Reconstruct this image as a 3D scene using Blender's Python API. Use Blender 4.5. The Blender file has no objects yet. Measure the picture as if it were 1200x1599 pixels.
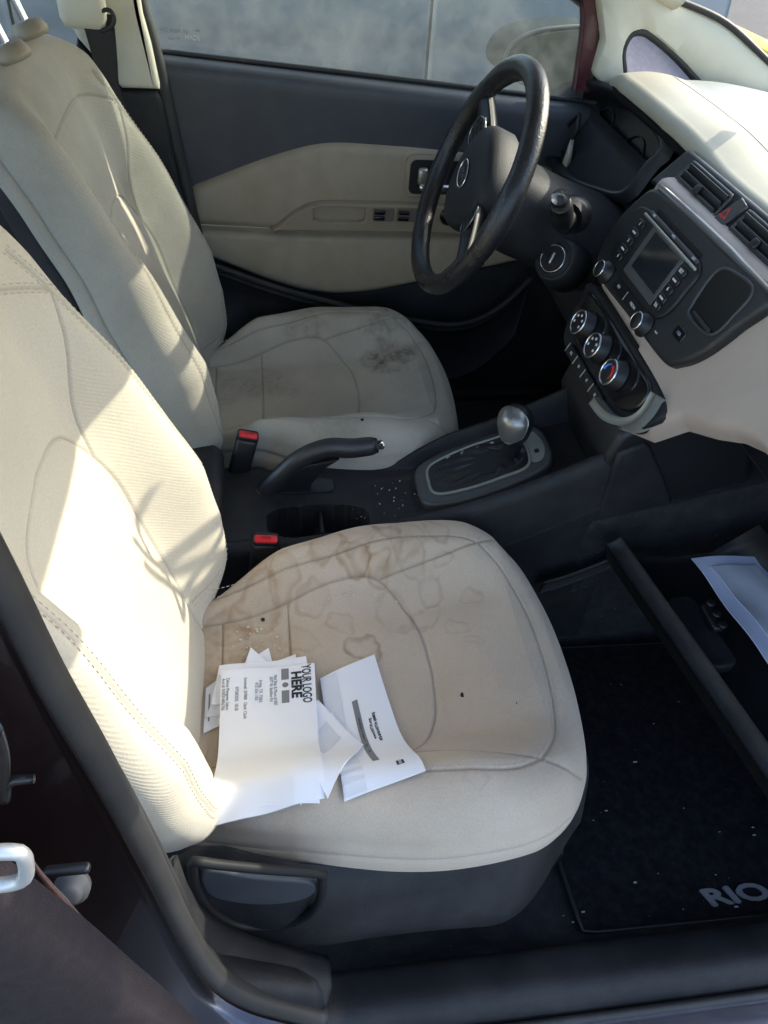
import bpy, math, random
import numpy as np
from mathutils import Vector, Matrix, noise as mn
random.seed(4); rng = np.random.default_rng(4)
SC = bpy.context.scene
COL = SC.collection
R = math.radians
# ------------------------------------------------------------------ camera
# metres; X = forward of the car, Y = towards the driver's side, Z = up, z 0 = cabin floor
CAM = np.array([0.085, -0.947, 1.145]); YAW, PIT, ROL, FPX = R(11.3), R(42.95), R(5.64), 1223.7
Fv = np.array([math.sin(YAW)*math.cos(PIT), math.cos(YAW)*math.cos(PIT), -math.sin(PIT)])
R0 = np.array([math.cos(YAW), -math.sin(YAW), 0.0]); U0 = np.cross(R0, Fv)
Rv = R0*math.cos(ROL)+U0*math.sin(ROL); Uv = U0*math.cos(ROL)-R0*math.sin(ROL)
cd = bpy.data.cameras.new('camera'); cam = bpy.data.objects.new('camera', cd); COL.objects.link(cam)
cd.sensor_fit = 'VERTICAL'; cd.sensor_height = 36; cd.lens = FPX/1599*36
cd.clip_start = 0.02; cd.clip_end = 500
m = Matrix.Identity(4)
for i in range(3):
    m[i][0] = Rv[i]; m[i][1] = Uv[i]; m[i][2] = -Fv[i]; m[i][3] = CAM[i]
cam.matrix_world = m
SC.camera = cam
# ------------------------------------------------------------------ light
SUN_A, SUN_E = R(-20), R(31)          # angle from straight ahead towards the passenger side, elevation
sdir = Vector((math.cos(SUN_E)*math.cos(SUN_A), -math.cos(SUN_E)*math.sin(SUN_A), math.sin(SUN_E)))
w = bpy.data.worlds.new('World'); SC.world = w; w.use_nodes = True
nt = w.node_tree; sky = nt.nodes.new('ShaderNodeTexSky'); sky.sky_type = 'NISHITA'; sky.sun_disc = False
sky.sun_elevation = SUN_E; sky.sun_rotation = math.atan2(sdir.x, sdir.y); sky.dust_density = 2.0
bg = nt.nodes['Background']; nt.links.new(sky.outputs[0], bg.inputs[0]); bg.inputs[1].default_value = 0.15
sl = bpy.data.lights.new('sun', 'SUN'); sl.energy = 2.05; sl.angle = R(0.5); sl.color = (1, .90, .74)
so = bpy.data.objects.new('sun', sl); COL.objects.link(so)
so.rotation_euler = sdir.to_track_quat('Z', 'Y').to_euler()
SC.view_settings.view_transform = 'Standard'; SC.view_settings.look = 'None'
SC.view_settings.exposure = 2.08; SC.view_settings.gamma = 1

# ------------------------------------------------------------------ survey helpers (pixel of the 1200x1599 photo -> point on a plane of the car)
def ray(px, py): return Fv+Rv*(px-600)/FPX-Uv*(py-799.5)/FPX
def at(px, py, ax, v):
    d = ray(px, py); i = 'xyz'.index(ax); return CAM+d*((v-CAM[i])/d[i])
def on_plane(px, py, P, N):
    d = ray(px, py); P = np.array(P, float); N = np.array(N, float)
    return CAM+d*(((P-CAM)@N)/(d@N))
class Frame:
    def __init__(s, O, X, Y, Z): s.O, s.X, s.Y, s.Z = [np.array(a, float) for a in (O, X, Y, Z)]
    def __call__(s, a, b=None, c=0.0):
        if b is None:
            a = np.asarray(a, float); return s.O+a[..., 0:1]*s.X+a[..., 1:2]*s.Y+a[..., 2:3]*s.Z
        return s.O+a*s.X+b*s.Y+c*s.Z
    def px(s, x, y, c=0.0):
        Q = on_plane(x, y, s.O+s.Z*c, s.Z)-s.O; return (Q@s.X, Q@s.Y)

# ------------------------------------------------------------------ materials
MATS = {}
def N_(t, ty, loc=None, **k):
    n = t.nodes.new(ty)
    for a, b in k.items():
        if a.startswith('i_'): n.inputs[a[2:].replace('_', ' ')].default_value = b
        else: setattr(n, a, b)
    return n
def mat(name, col, rough=.6, metal=0, spec=.5, var=.12, vscale=18, bump=0, bscale=600, bdist=.0004, coat=0, dust=0, dustcol=(.45,.42,.38), dscale=9, speck=0, trans=0, rvar=0, speckcol=None):
    if name in MATS: return MATS[name]
    M = bpy.data.materials.new(name); M.use_nodes = True; t = M.node_tree; L = t.links.new
    b = t.nodes['Principled BSDF']; MATS[name] = M
    b.inputs['Roughness'].default_value = rough; b.inputs['Metallic'].default_value = metal
    b.inputs['Specular IOR Level'].default_value = spec; b.inputs['Coat Weight'].default_value = coat
    b.inputs['Transmission Weight'].default_value = trans
    tc = N_(t, 'ShaderNodeTexCoord')
    n1 = N_(t, 'ShaderNodeTexNoise', i_Scale=vscale, i_Detail=6.0, i_Roughness=.6); L(tc.outputs['Object'], n1.inputs['Vector'])
    mx = N_(t, 'ShaderNodeMix', data_type='RGBA'); L(n1.outputs['Fac'], mx.inputs[0])
    mx.inputs[6].default_value = (*[c*(1-var) for c in col], 1); mx.inputs[7].default_value = (*[min(1, c*(1+var)) for c in col], 1)
    out = mx.outputs[2]
    if dust:
        n2 = N_(t, 'ShaderNodeTexNoise', i_Scale=dscale, i_Detail=8.0, i_Roughness=.7); L(tc.outputs['Object'], n2.inputs['Vector'])
        rp = N_(t, 'ShaderNodeMapRange'); rp.inputs[1].default_value = .42; rp.inputs[2].default_value = .75; rp.inputs[4].default_value = dust
        L(n2.outputs['Fac'], rp.inputs[0])
        m2 = N_(t, 'ShaderNodeMix', data_type='RGBA'); L(rp.outputs[0], m2.inputs[0]); L(out, m2.inputs[6]); m2.inputs[7].default_value = (*dustcol, 1)
        out = m2.outputs[2]
    if speck:
        v = N_(t, 'ShaderNodeTexVoronoi', i_Scale=speck); L(tc.outputs['Object'], v.inputs['Vector'])
        rp = N_(t, 'ShaderNodeMapRange'); rp.inputs[1].default_value = .10; rp.inputs[2].default_value = .04; rp.inputs[4].default_value = .55
        L(v.outputs['Distance'], rp.inputs[0])
        wn = N_(t, 'ShaderNodeMath', operation='GREATER_THAN'); sp = N_(t, 'ShaderNodeSeparateColor'); L(v.outputs['Color'], sp.inputs[0]); L(sp.outputs[0], wn.inputs[0]); wn.inputs[1].default_value = .7
        ml = N_(t, 'ShaderNodeMath', operation='MULTIPLY'); L(wn.outputs[0], ml.inputs[0]); L(rp.outputs[0], ml.inputs[1])
        m2 = N_(t, 'ShaderNodeMix', data_type='RGBA'); L(ml.outputs[0], m2.inputs[0]); L(out, m2.inputs[6]); m2.inputs[7].default_value = (*(speckcol or dustcol), 1)
        out = m2.outputs[2]
    L(out, b.inputs['Base Color'])
    if rvar:
        n3 = N_(t, 'ShaderNodeTexNoise', i_Scale=vscale*.7, i_Detail=5.0); L(tc.outputs['Object'], n3.inputs['Vector'])
        rp = N_(t, 'ShaderNodeMapRange'); rp.inputs[3].default_value = rough-rvar; rp.inputs[4].default_value = rough+rvar; L(n3.outputs['Fac'], rp.inputs[0]); L(rp.outputs[0], b.inputs['Roughness'])
    if bump:
        n4 = N_(t, 'ShaderNodeTexNoise', i_Scale=bscale, i_Detail=3.0); L(tc.outputs['Object'], n4.inputs['Vector'])
        bp = N_(t, 'ShaderNodeBump', i_Strength=bump, i_Distance=bdist); L(n4.outputs['Fac'], bp.inputs['Height']); L(bp.outputs[0], b.inputs['Normal'])
    return M
def fabric(name, col, dirt, stain, twill=0.18, dirty=.5):
    M = bpy.data.materials.new(name); M.use_nodes = True; t = M.node_tree; L = t.links.new
    b = t.nodes['Principled BSDF']; b.inputs['Roughness'].default_value = .93; b.inputs['Specular IOR Level'].default_value = .15
    b.inputs['Sheen Weight'].default_value = .25; b.inputs['Sheen Roughness'].default_value = .4
    tc = N_(t, 'ShaderNodeTexCoord')
    n1 = N_(t, 'ShaderNodeTexNoise', i_Scale=7.0, i_Detail=7.0, i_Roughness=.62); L(tc.outputs['Object'], n1.inputs['Vector'])
    rp = N_(t, 'ShaderNodeMapRange'); rp.inputs[1].default_value = .38; rp.inputs[2].default_value = .72; rp.inputs[4].default_value = dirty; L(n1.outputs['Fac'], rp.inputs[0])
    mx = N_(t, 'ShaderNodeMix', data_type='RGBA'); L(rp.outputs[0], mx.inputs[0]); mx.inputs[6].default_value = (*col, 1); mx.inputs[7].default_value = (*dirt, 1)
    n5 = N_(t, 'ShaderNodeTexNoise', i_Scale=420.0, i_Detail=2.0); L(tc.outputs['Object'], n5.inputs['Vector'])
    r5 = N_(t, 'ShaderNodeMapRange'); r5.inputs[3].default_value = .86; r5.inputs[4].default_value = 1.12; L(n5.outputs['Fac'], r5.inputs[0])
    m5 = N_(t, 'ShaderNodeMix', data_type='RGBA', blend_type='MULTIPLY'); m5.inputs[0].default_value = 1; L(mx.outputs[2], m5.inputs[6]); L(r5.outputs[0], m5.inputs[7])
    at_ = N_(t, 'ShaderNodeAttribute', attribute_name='stain')
    m2 = N_(t, 'ShaderNodeMix', data_type='RGBA'); L(at_.outputs['Fac'], m2.inputs[0]); L(m5.outputs[2], m2.inputs[6]); m2.inputs[7].default_value = (*stain, 1)
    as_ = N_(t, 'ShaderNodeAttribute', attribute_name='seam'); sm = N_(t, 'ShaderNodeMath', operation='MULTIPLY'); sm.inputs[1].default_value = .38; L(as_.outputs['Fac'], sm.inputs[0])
    m3 = N_(t, 'ShaderNodeMix', data_type='RGBA'); L(sm.outputs[0], m3.inputs[0]); L(m2.outputs[2], m3.inputs[6]); m3.inputs[7].default_value = (*[c*.35 for c in dirt], 1)  # dark seam line in the colour: thread tone and painted crease shade
    L(m3.outputs[2], b.inputs['Base Color'])
    mp = N_(t, 'ShaderNodeMapping'); mp.inputs['Rotation'].default_value = (R(20), R(35), R(33)); L(tc.outputs['Object'], mp.inputs['Vector'])
    wv = N_(t, 'ShaderNodeTexWave', i_Scale=140.0, i_Distortion=1.2, i_Detail=1.0); wv.inputs['Detail Scale'].default_value = 3; L(mp.outputs[0], wv.inputs['Vector'])
    ad = N_(t, 'ShaderNodeMath', operation='ADD'); L(wv.outputs['Fac'], ad.inputs[0]); L(n5.outputs['Fac'], ad.inputs[1])
    bp = N_(t, 'ShaderNodeBump', i_Strength=twill, i_Distance=.0009); L(ad.outputs[0], bp.inputs['Height'])
    n6 = N_(t, 'ShaderNodeTexNoise', i_Scale=14.0, i_Detail=3.0); L(tc.outputs['Object'], n6.inputs['Vector'])
    bp2 = N_(t, 'ShaderNodeBump', i_Strength=.35, i_Distance=.006); L(n6.outputs['Fac'], bp2.inputs['Height']); L(bp.outputs[0], bp2.inputs['Normal']); L(bp2.outputs[0], b.inputs['Normal'])
    MATS[name] = M; return M
def glass(name, tint=(.8, .85, .85), dust=.25, dcol=(.5, .5, .46), scale=6, lo=.35, hi=.75, rough=.0):
    M = bpy.data.materials.new(name); M.use_nodes = True; t = M.node_tree; L = t.links.new; t.nodes.remove(t.nodes['Principled BSDF'])
    out = t.nodes['Material Output']
    tr = N_(t, 'ShaderNodeBsdfTransparent'); tr.inputs[0].default_value = (*tint, 1)
    gl = N_(t, 'ShaderNodeBsdfGlossy'); gl.inputs['Roughness'].default_value = .03
    fr = N_(t, 'ShaderNodeFresnel'); fr.inputs[0].default_value = 1.45
    geo = N_(t, 'ShaderNodeNewGeometry'); inv = N_(t, 'ShaderNodeMath', operation='SUBTRACT'); inv.inputs[0].default_value = 1; L(geo.outputs['Backfacing'], inv.inputs[1])
    fm = N_(t, 'ShaderNodeMath', operation='MULTIPLY'); L(fr.outputs[0], fm.inputs[0]); L(inv.outputs[0], fm.inputs[1])
    ms = N_(t, 'ShaderNodeMixShader'); L(fm.outputs[0], ms.inputs[0]); L(tr.outputs[0], ms.inputs[1]); L(gl.outputs[0], ms.inputs[2])
    df = N_(t, 'ShaderNodeBsdfDiffuse'); df.inputs[0].default_value = (*dcol, 1)
    tl = N_(t, 'ShaderNodeBsdfTranslucent'); tl.inputs[0].default_value = (*dcol, 1)
    dm = N_(t, 'ShaderNodeMixShader'); dm.inputs[0].default_value = .5; L(df.outputs[0], dm.inputs[1]); L(tl.outputs[0], dm.inputs[2])
    tc = N_(t, 'ShaderNodeTexCoord'); n = N_(t, 'ShaderNodeTexNoise', i_Scale=scale, i_Detail=9.0, i_Roughness=.72); L(tc.outputs['Object'], n.inputs['Vector'])
    rp = N_(t, 'ShaderNodeMapRange'); rp.inputs[1].default_value = lo; rp.inputs[2].default_value = hi; rp.inputs[3].default_value = dust*.35; rp.inputs[4].default_value = dust*1.6; L(n.outputs['Fac'], rp.inputs[0])
    m2 = N_(t, 'ShaderNodeMixShader'); L(rp.outputs[0], m2.inputs[0]); L(ms.outputs[0], m2.inputs[1]); L(dm.outputs[0], m2.inputs[2])
    L(m2.outputs[0], out.inputs['Surface']); MATS[name] = M; return M

BEIGE = (.50, .44, .345)
FAB_P = fabric('passenger seat cloth', (.53, .435, .34), (.42, .335, .25), (.30, .20, .115), dirty=.55)
FAB_B = fabric('passenger backrest cloth', (.56, .50, .40), (.49, .43, .33), (.36, .33, .27), dirty=.35)
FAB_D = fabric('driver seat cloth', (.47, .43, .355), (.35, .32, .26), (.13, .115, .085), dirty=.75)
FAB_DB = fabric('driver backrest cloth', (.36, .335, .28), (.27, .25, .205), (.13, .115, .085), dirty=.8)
THREAD = mat('seat thread', (.43, .37, .29), .8, var=.1)
CARPET = mat('black carpet', (.030, .030, .035), .95, spec=.1, bump=1, bscale=500, bdist=.003, dust=.10, dscale=30, speck=55, dustcol=(.3,.28,.24))
MATC = mat('black mat carpet', (.011, .0105, .013), .97, spec=.08, bump=1, bscale=700, bdist=.002, dust=.03, dscale=60, var=.35, vscale=120)
PLAS = mat('charcoal plastic', (.0115, .0118, .0140), .58, spec=.34, bump=.8, bscale=520, bdist=.0006, dust=.04, dscale=12, rvar=.07)
PLASD = mat('black plastic', (.010, .010, .0115), .45, bump=.3, bscale=800, bdist=.0003, rvar=.06)
PLASG = mat('slate grey door plastic', (.040, .045, .056), .5, bump=.4, bscale=900, bdist=.0003, dust=.06, dscale=6, rvar=.05)
PLASB = mat('beige hard plastic', (.31, .265, .195), .55, bump=.35, bscale=800, bdist=.0003, dust=.55, dscale=8, dustcol=(.19,.145,.095), rvar=.05)
PLASL = mat('cream trim plastic', (.62, .58, .46), .5, bump=.3, bscale=800, bdist=.0003, dust=.12, dscale=6, dustcol=(.36,.31,.22), rvar=.05)
PADTOP = mat('pale dash plastic', (.31, .31, .285), .38, bump=.3, bscale=700, bdist=.0003, dust=.2, dscale=6, dustcol=(.40,.40,.38), rvar=.08)
GLOSSB = mat('gloss black trim', (.008, .008, .009), .12, coat=.5, var=.05)
SCREEN = mat('dark screen glass', (.018, .021, .026), .15, var=.3, vscale=8)
CHROME = mat('chrome', (.75, .75, .76), .18, metal=1, var=.03)
SATIN = mat('satin silver', (.42, .41, .36), .35, metal=.8, var=.05)
GREENG = mat('grey green trim', (.25, .26, .225), .42, metal=.25, var=.06)
LEATHER = mat('worn black leather', (.015, .015, .017), .30, bump=1, bscale=300, bdist=.0008, dust=.14, dscale=22, dustcol=(.09,.085,.08), rvar=.14)
RUBBER = mat('black rubber', (.018, .018, .018), .55, bump=.3, bscale=300, bdist=.0004, dust=.22, dscale=8, dustcol=(.11,.10,.085))
MAROON = mat('dusty maroon paint', (.0065, .0030, .0035), .30, coat=.45, dust=.18, dscale=5, dustcol=(.05,.04,.038), speck=260, speckcol=(.12,.10,.09), vscale=60)
PAINTG = mat('dusty grey car paint', (.27, .29, .30), .42, metal=.2, coat=.3, dust=.5, dscale=3, dustcol=(.26,.26,.24), rvar=.1)
RED = mat('red plastic', (.62, .015, .02), .35, var=.05)
WHITEP = mat('white print', (.62, .62, .62), .6, var=.02)
PAPER = mat('white paper', (.80, .81, .85), .8, var=.02, vscale=5, bump=.25, bscale=60, bdist=.001)
PAPERB = mat('bluish paper', (.60, .64, .82), .75, var=.06, vscale=9)
PAPERD = mat('grey blue security tint paper', (.50, .53, .62), .8, var=.12, vscale=60)  # plain grey blue tone of the inner glove box sheet
INK = mat('black ink', (.02, .02, .022), .7, var=.02)
INKG = mat('grey ink', (.20, .20, .21), .7, var=.02)
WIN = mat('envelope window film', (.66, .67, .72), .25, var=.05)
STEEL = mat('bare steel', (.40, .40, .38), .35, metal=.9, dust=.5, dustcol=(.10,.08,.06), dscale=30)
ALU = mat('light zinc', (.62, .63, .60), .42, metal=.55, dust=.3, dustcol=(.4,.38,.33))
ASPH = mat('asphalt', (.055, .055, .058), .9, bump=1, bscale=150, bdist=.004, var=.3, vscale=60, dust=.3, dscale=1.5, dustcol=(.09,.09,.085))
CONC = mat('pale concrete', (.42, .41, .40), .9, bump=.6, bscale=120, bdist=.002, var=.15)
YELL = mat('yellow road paint', (.80, .52, .02), .6, var=.1)
BELT = mat('black belt webbing', (.016, .016, .018), .7, bump=1, bscale=500, bdist=.0006)
TYRE = mat('tyre rubber', (.02, .02, .02), .8)
CRUMB = mat('crumbs', (.62, .56, .44), .8, var=.3, vscale=300)
BURN = mat('burn hole edge', (.012, .010, .008), .9)
G_DOOR = glass('dirty door glass', (.78, .84, .84), .17, (.50, .50, .45), 6, .42, .72)
G_Q = glass('hazy quarter glass', (.80, .80, .86), .55, (.55, .53, .58), 5)
G_W = glass('windscreen glass', (.90, .93, .92), .05)
G_C = glass('clear door glass', (.90, .93, .92), .03)

# ------------------------------------------------------------------ mesh helpers
def empty(name, loc, label, cat, group=None):
    o = bpy.data.objects.new(name, None); COL.objects.link(o); o.location = Vector(loc); o.empty_display_size = .05
    o['label'] = label; o['category'] = cat
    if group: o['group'] = group
    return o
def wloc(p):
    v = np.zeros(3)
    while p is not None: v = v+np.array(p.location); p = p.parent
    return v
def link(name, V, F, mt, parent=None, smooth=True, sharp=None, attrs=None, kind=None, label=None, origin=None):
    V = np.asarray(V, float); off = wloc(parent)
    if origin is None: origin = V.mean(0) if (parent is None) else V.mean(0)
    origin = np.asarray(origin, float)
    me = bpy.data.meshes.new(name)
    F = [tuple(int(i) for i in f) for f in F] if not isinstance(F, np.ndarray) else F
    me.from_pydata((V-origin).tolist(), [], F if not isinstance(F, np.ndarray) else F.tolist()); me.update()
    if smooth:
        me.shade_smooth()
        if sharp: me.set_sharp_from_angle(angle=R(sharp))
    for k, a in (attrs or {}).items():
        A = me.attributes.new(k, 'FLOAT', 'POINT'); A.data.foreach_set('value', np.asarray(a, np.float32))
    for mm in (mt if isinstance(mt, (list, tuple)) else [mt]): me.materials.append(mm)
    o = bpy.data.objects.new(name, me); COL.objects.link(o)
    if parent is not None: o.parent = parent
    o.location = Vector(origin-off)
    if kind: o['kind'] = kind
    if label: o['label'] = label
    return o
def tag(o, label, cat, group=None):
    o['label'] = label; o['category'] = cat
    if group: o['group'] = group
    return o
def gridF(nu, nv, cu=False, cv=False, base=0):
    iu = np.arange(nu if cu else nu-1); iv = np.arange(nv if cv else nv-1)
    a, b = np.meshgrid(iu, iv, indexing='ij'); a2 = (a+1) % nu; b2 = (b+1) % nv
    return np.stack([a*nv+b, a2*nv+b, a2*nv+b2, a*nv+b2], -1).reshape(-1, 4)+base
def resample(P, n, closed=False):
    P = np.asarray(P, float)
    if closed: P = np.vstack([P, P[:1]])
    d = np.r_[0, np.cumsum(np.linalg.norm(np.diff(P, axis=0), axis=1))]
    t = np.linspace(0, d[-1], n+1)[:-1] if closed else np.linspace(0, d[-1], n)
    return np.stack([np.interp(t, d, P[:, i]) for i in range(P.shape[1])], 1)
def spline(P, n, closed=False):
    """Catmull-Rom through P"""
    P = np.asarray(P, float); k = len(P)
    segs = k if closed else k-1; out = []
    for i in range(segs):
        g = (lambda j: P[j % k]) if closed else (lambda j: P[min(max(j, 0), k-1)])
        p0, p1, p2, p3 = g(i-1), g(i), g(i+1), g(i+2)
        for t in np.linspace(0, 1, 16, endpoint=False):
            out.append(.5*((2*p1)+(-p0+p2)*t+(2*p0-5*p1+4*p2-p3)*t*t+(-p0+3*p1-3*p2+p3)*t**3))
    if not closed: out.append(P[-1])
    return resample(out, n, closed)
def tube(P, r, ns=12, closed=False, caps=True):
    P = np.asarray(P, float); n = len(P); r = np.broadcast_to(r, (n,))
    T = np.gradient(P, axis=0) if not closed else (np.roll(P, -1, 0)-np.roll(P, 1, 0))
    T /= np.linalg.norm(T, axis=1)[:, None]+1e-12
    ref = np.array([0, 0, 1.]) if abs(T[0][2]) < .9 else np.array([1., 0, 0])
    Nn = np.cross(T[0], ref); Nn /= np.linalg.norm(Nn); V = []
    for i in range(n):
        Nn = Nn-T[i]*(Nn@T[i]); Nn /= np.linalg.norm(Nn); B = np.cross(T[i], Nn)
        a = np.arange(ns)*2*math.pi/ns
        V.append(P[i]+r[i]*(np.cos(a)[:, None]*Nn+np.sin(a)[:, None]*B))
    V = np.vstack(V); F = gridF(n, ns, closed, True).tolist()
    if caps and not closed: F += [list(range(ns))[::-1], [(n-1)*ns+i for i in range(ns)]]
    return V, F
def prism(fr, pts, z0, z1, bev=.003, nb=3, hole=None):
    """polygon (local xy, counter-clockwise) extruded z0..z1 in a frame, front edge rounded"""
    P = np.asarray(pts, float); A = .5*np.sum(P[:, 0]*np.roll(P[:, 1], -1)-P[:, 1]*np.roll(P[:, 0], -1))
    if A < 0: P = P[::-1]
    n = len(P); d1 = np.roll(P, -1, 0)-P; d0 = P-np.roll(P, 1, 0)
    nrm = lambda d: np.stack([d[:, 1], -d[:, 0]], 1)/(np.linalg.norm(d, axis=1)[:, None]+1e-9)
    no = nrm(d0)+nrm(d1); no /= np.maximum(np.sum(no*nrm(d1), 1)[:, None], .35)
    rings = [(P, z0)]
    for k in range(nb+1):
        a = k/nb*math.pi/2 if nb else 0
        rings.append((P-no*bev*(1-math.cos(a)), z1-bev+bev*math.sin(a)))
    rings.append((P-no*bev*1.12, z1))
    V = np.vstack([np.c_[q, np.full(n, z)] for q, z in rings]); F = gridF(len(rings), n, False, True).tolist()
    F = [f[::-1] for f in F]
    F += [list(range(n))[::-1], [(len(rings)-1)*n+i for i in range(n)]]
    return fr(V), F
def rrect(cx, cy, w, h, r=.004, k=4):
    out = []
    for sx, sy, a0 in ((1, 1, 0), (-1, 1, 90), (-1, -1, 180), (1, -1, 270)):
        for i in range(k+1):
            a = R(a0+90*i/k); out.append((cx+sx*(w/2-r)+r*math.cos(a), cy+sy*(h/2-r)+r*math.sin(a)))
    return out
def circ(cx, cy, r, n=28, ry=None): return [(cx+r*math.cos(2*math.pi*i/n), cy+(ry or r)*math.sin(2*math.pi*i/n)) for i in range(n)]
def box(c, s, bev=.004, rot=None):
    """rounded box: centre, size -> V,F"""
    fr = Frame(c, (1, 0, 0), (0, 1, 0), (0, 0, 1)) if rot is None else Frame(c, *rot)
    P = np.asarray(rrect(0, 0, s[0], s[1], min(bev*1.5, min(s[0], s[1])*.45), 3)); n = len(P)
    b = min(bev, s[2]*.45); h = s[2]/2; c0 = P*np.array([1-2*b/s[0], 1-2*b/s[1]]); c1 = P*np.array([1-.6*b/s[0], 1-.6*b/s[1]])
    rings = [(c0, -h), (c1, -h+.3*b), (P, -h+b), (P, h-b), (c1, h-.3*b), (c0, h)]
    V = np.vstack([np.c_[q, np.full(n, z)] for q, z in rings]); F = [f[::-1] for f in gridF(6, n, False, True).tolist()]
    F += [list(range(n))[::-1], [5*n+i for i in range(n)]]
    return fr(V), F
def lathe(fr, prof, n=36):
    """profile [(r,z)] spun about frame Z"""
    a = np.arange(n)*2*math.pi/n; V = []
    for r, z in prof: V.append(np.c_[r*np.cos(a), r*np.sin(a), np.full(n, z)])
    V = np.vstack(V); k = len(prof); F = [f[::-1] for f in gridF(k, n, False, True).tolist()]
    if prof[0][0] > 1e-6: F.append(list(range(n))[::-1])
    if prof[-1][0] > 1e-6: F.append([(k-1)*n+i for i in range(n)])
    return fr(V), F
def join(parts):
    V, F, o = [], [], 0
    for v, f in parts: V.append(np.asarray(v)); F += [[i+o for i in q] for q in (f.tolist() if isinstance(f, np.ndarray) else f)]; o += len(v)
    return np.vstack(V), F
def sheet(P, Q=None, th=.004):
    """grid P (nu,nv,3) given a thickness th along its normal (closed shell)"""
    nu, nv = P.shape[:2]
    du = np.gradient(P, axis=0); dv = np.gradient(P, axis=1); n = np.cross(du, dv); n /= np.linalg.norm(n, axis=2)[..., None]+1e-12
    B = P-n*th if Q is None else Q
    V = np.vstack([P.reshape(-1, 3), B.reshape(-1, 3)]); F = gridF(nu, nv).tolist(); k = nu*nv
    F += [[a+k for a in f[::-1]] for f in gridF(nu, nv).tolist()]
    e = [i*nv for i in range(nu)]; 
    def wall(l, flip):
        for a, b in zip(l[:-1], l[1:]): F.append([a, a+k, b+k, b] if flip else [b, b+k, a+k, a])
    wall(list(range(nv)), True); wall([(nu-1)*nv+j for j in range(nv)], False)
    wall([i*nv for i in range(nu)], False); wall([i*nv+nv-1 for i in range(nu)], True)
    return V, F
def segdist(X, Y, polys, cap=.06):
    d = np.full(X.shape, cap)
    for p in polys:
        p = np.asarray(p, float)
        for a, b in zip(p[:-1], p[1:]):
            ab = b-a; L2 = ab@ab+1e-12
            lo = np.minimum(a, b)-cap; hi = np.maximum(a, b)+cap
            idx = np.nonzero((X > lo[0]) & (X < hi[0]) & (Y > lo[1]) & (Y < hi[1]))
            if len(idx[0]) == 0: continue
            x, y = X[idx], Y[idx]; t = np.clip(((x-a[0])*ab[0]+(y-a[1])*ab[1])/L2, 0, 1)
            d[idx] = np.minimum(d[idx], np.hypot(x-a[0]-t*ab[0], y-a[1]-t*ab[1]))
    return d
def sstep(a, b, x):
    t = np.clip((np.asarray(x, float)-a)/(b-a), 0, 1); return t*t*(3-2*t)
def text(s, fr, x, y, size, mt, parent, name='lettering', rot=0, depth=.0004, z=.0003, sx=1.0, bold=0, align='CENTER', shear=0):
    cu = bpy.data.curves.new('t', 'FONT'); cu.body = s; cu.size = size; cu.extrude = depth/2; cu.offset = bold; cu.align_x = align; cu.align_y = 'CENTER'; cu.resolution_u = 3; cu.shear = shear
    o = bpy.data.objects.new('t', cu); dg = bpy.context.evaluated_depsgraph_get(); COL.objects.link(o); dg.update()
    me = o.evaluated_get(dg).to_mesh(); V = np.array([v.co[:] for v in me.vertices]); F = [list(p.vertices) for p in me.polygons]
    o.evaluated_get(dg).to_mesh_clear(); bpy.data.objects.remove(o)
    if len(V) == 0: return None
    V[:, 0] *= sx; c, s_ = math.cos(rot), math.sin(rot)
    V = np.c_[x+V[:, 0]*c-V[:, 1]*s_, y+V[:, 0]*s_+V[:, 1]*c, V[:, 2]+z+depth/2]
    return (fr(V), F) if parent is None else link(name, fr(V), F, mt, parent, smooth=False)

# ------------------------------------------------------------------ cushions (upholstered volume over an outline)
def pillow(outline, top, er, side, seams, gw=.0014, gd=.0028, na=760, nr=190, rng_c=None):
    """outline closed (n,2); top(x,y)->z ; er edge radius ; side [(out,z drop below edge)] ; returns local verts, faces, (x,y,isTop)"""
    O = spline(outline, na, True); A = .5*np.sum(O[:, 0]*np.roll(O[:, 1], -1)-O[:, 1]*np.roll(O[:, 0], -1))
    if A < 0: O = O[::-1]
    c = O.mean(0) if rng_c is None else np.array(rng_c)
    rho = 1-(1-np.linspace(0, 1, nr))**1.0
    X = c[0]+rho[:, None]*(O[:, 0]-c[0])[None]; Y = c[1]+rho[:, None]*(O[:, 1]-c[1])[None]
    D = (1-rho)[:, None]*np.linalg.norm(O-c, axis=1)[None]
    T = np.roll(O, -1, 0)-np.roll(O, 1, 0); nn = np.stack([T[:, 1], -T[:, 0]], 1); nn /= np.linalg.norm(nn, axis=1)[:, None]
    cosf = np.abs(np.sum((O-c)*nn, 1))/(np.linalg.norm(O-c, axis=1)+1e-9); D = D*cosf[None]
    q = np.clip(er-D, 0, er); drop = er-np.sqrt(np.maximum(er*er-q*q, 0))
    Z = top(X, Y)-drop; ds = segdist(X, Y, seams); edge = np.clip(D/er, 0, 1)
    Z = Z-gd*np.exp(-(ds/gw)**2)-.0015*np.exp(-(ds/.012)**2)
    V = [np.stack([X, Y, Z], -1)]; ze = Z[-1]
    for o, dz in side:
        V.append(np.stack([O[:, 0]+nn[:, 0]*o, O[:, 1]+nn[:, 1]*o, ze-dz], -1)[None])
    V = np.vstack(V); nt_ = V.shape[0]
    F = gridF(nt_, na, False, True)[:, ::-1].tolist()
    V = V.reshape(-1, 3); b = len(V)
    V = np.vstack([V, [[c[0], c[1], V[-na:, 2].mean()]]])
    for j in range(na): F.append([(nt_-1)*na+j, b, (nt_-1)*na+(j+1) % na])
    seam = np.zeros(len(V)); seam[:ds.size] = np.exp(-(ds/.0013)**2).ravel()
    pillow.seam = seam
    return V, F, O, nn
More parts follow.
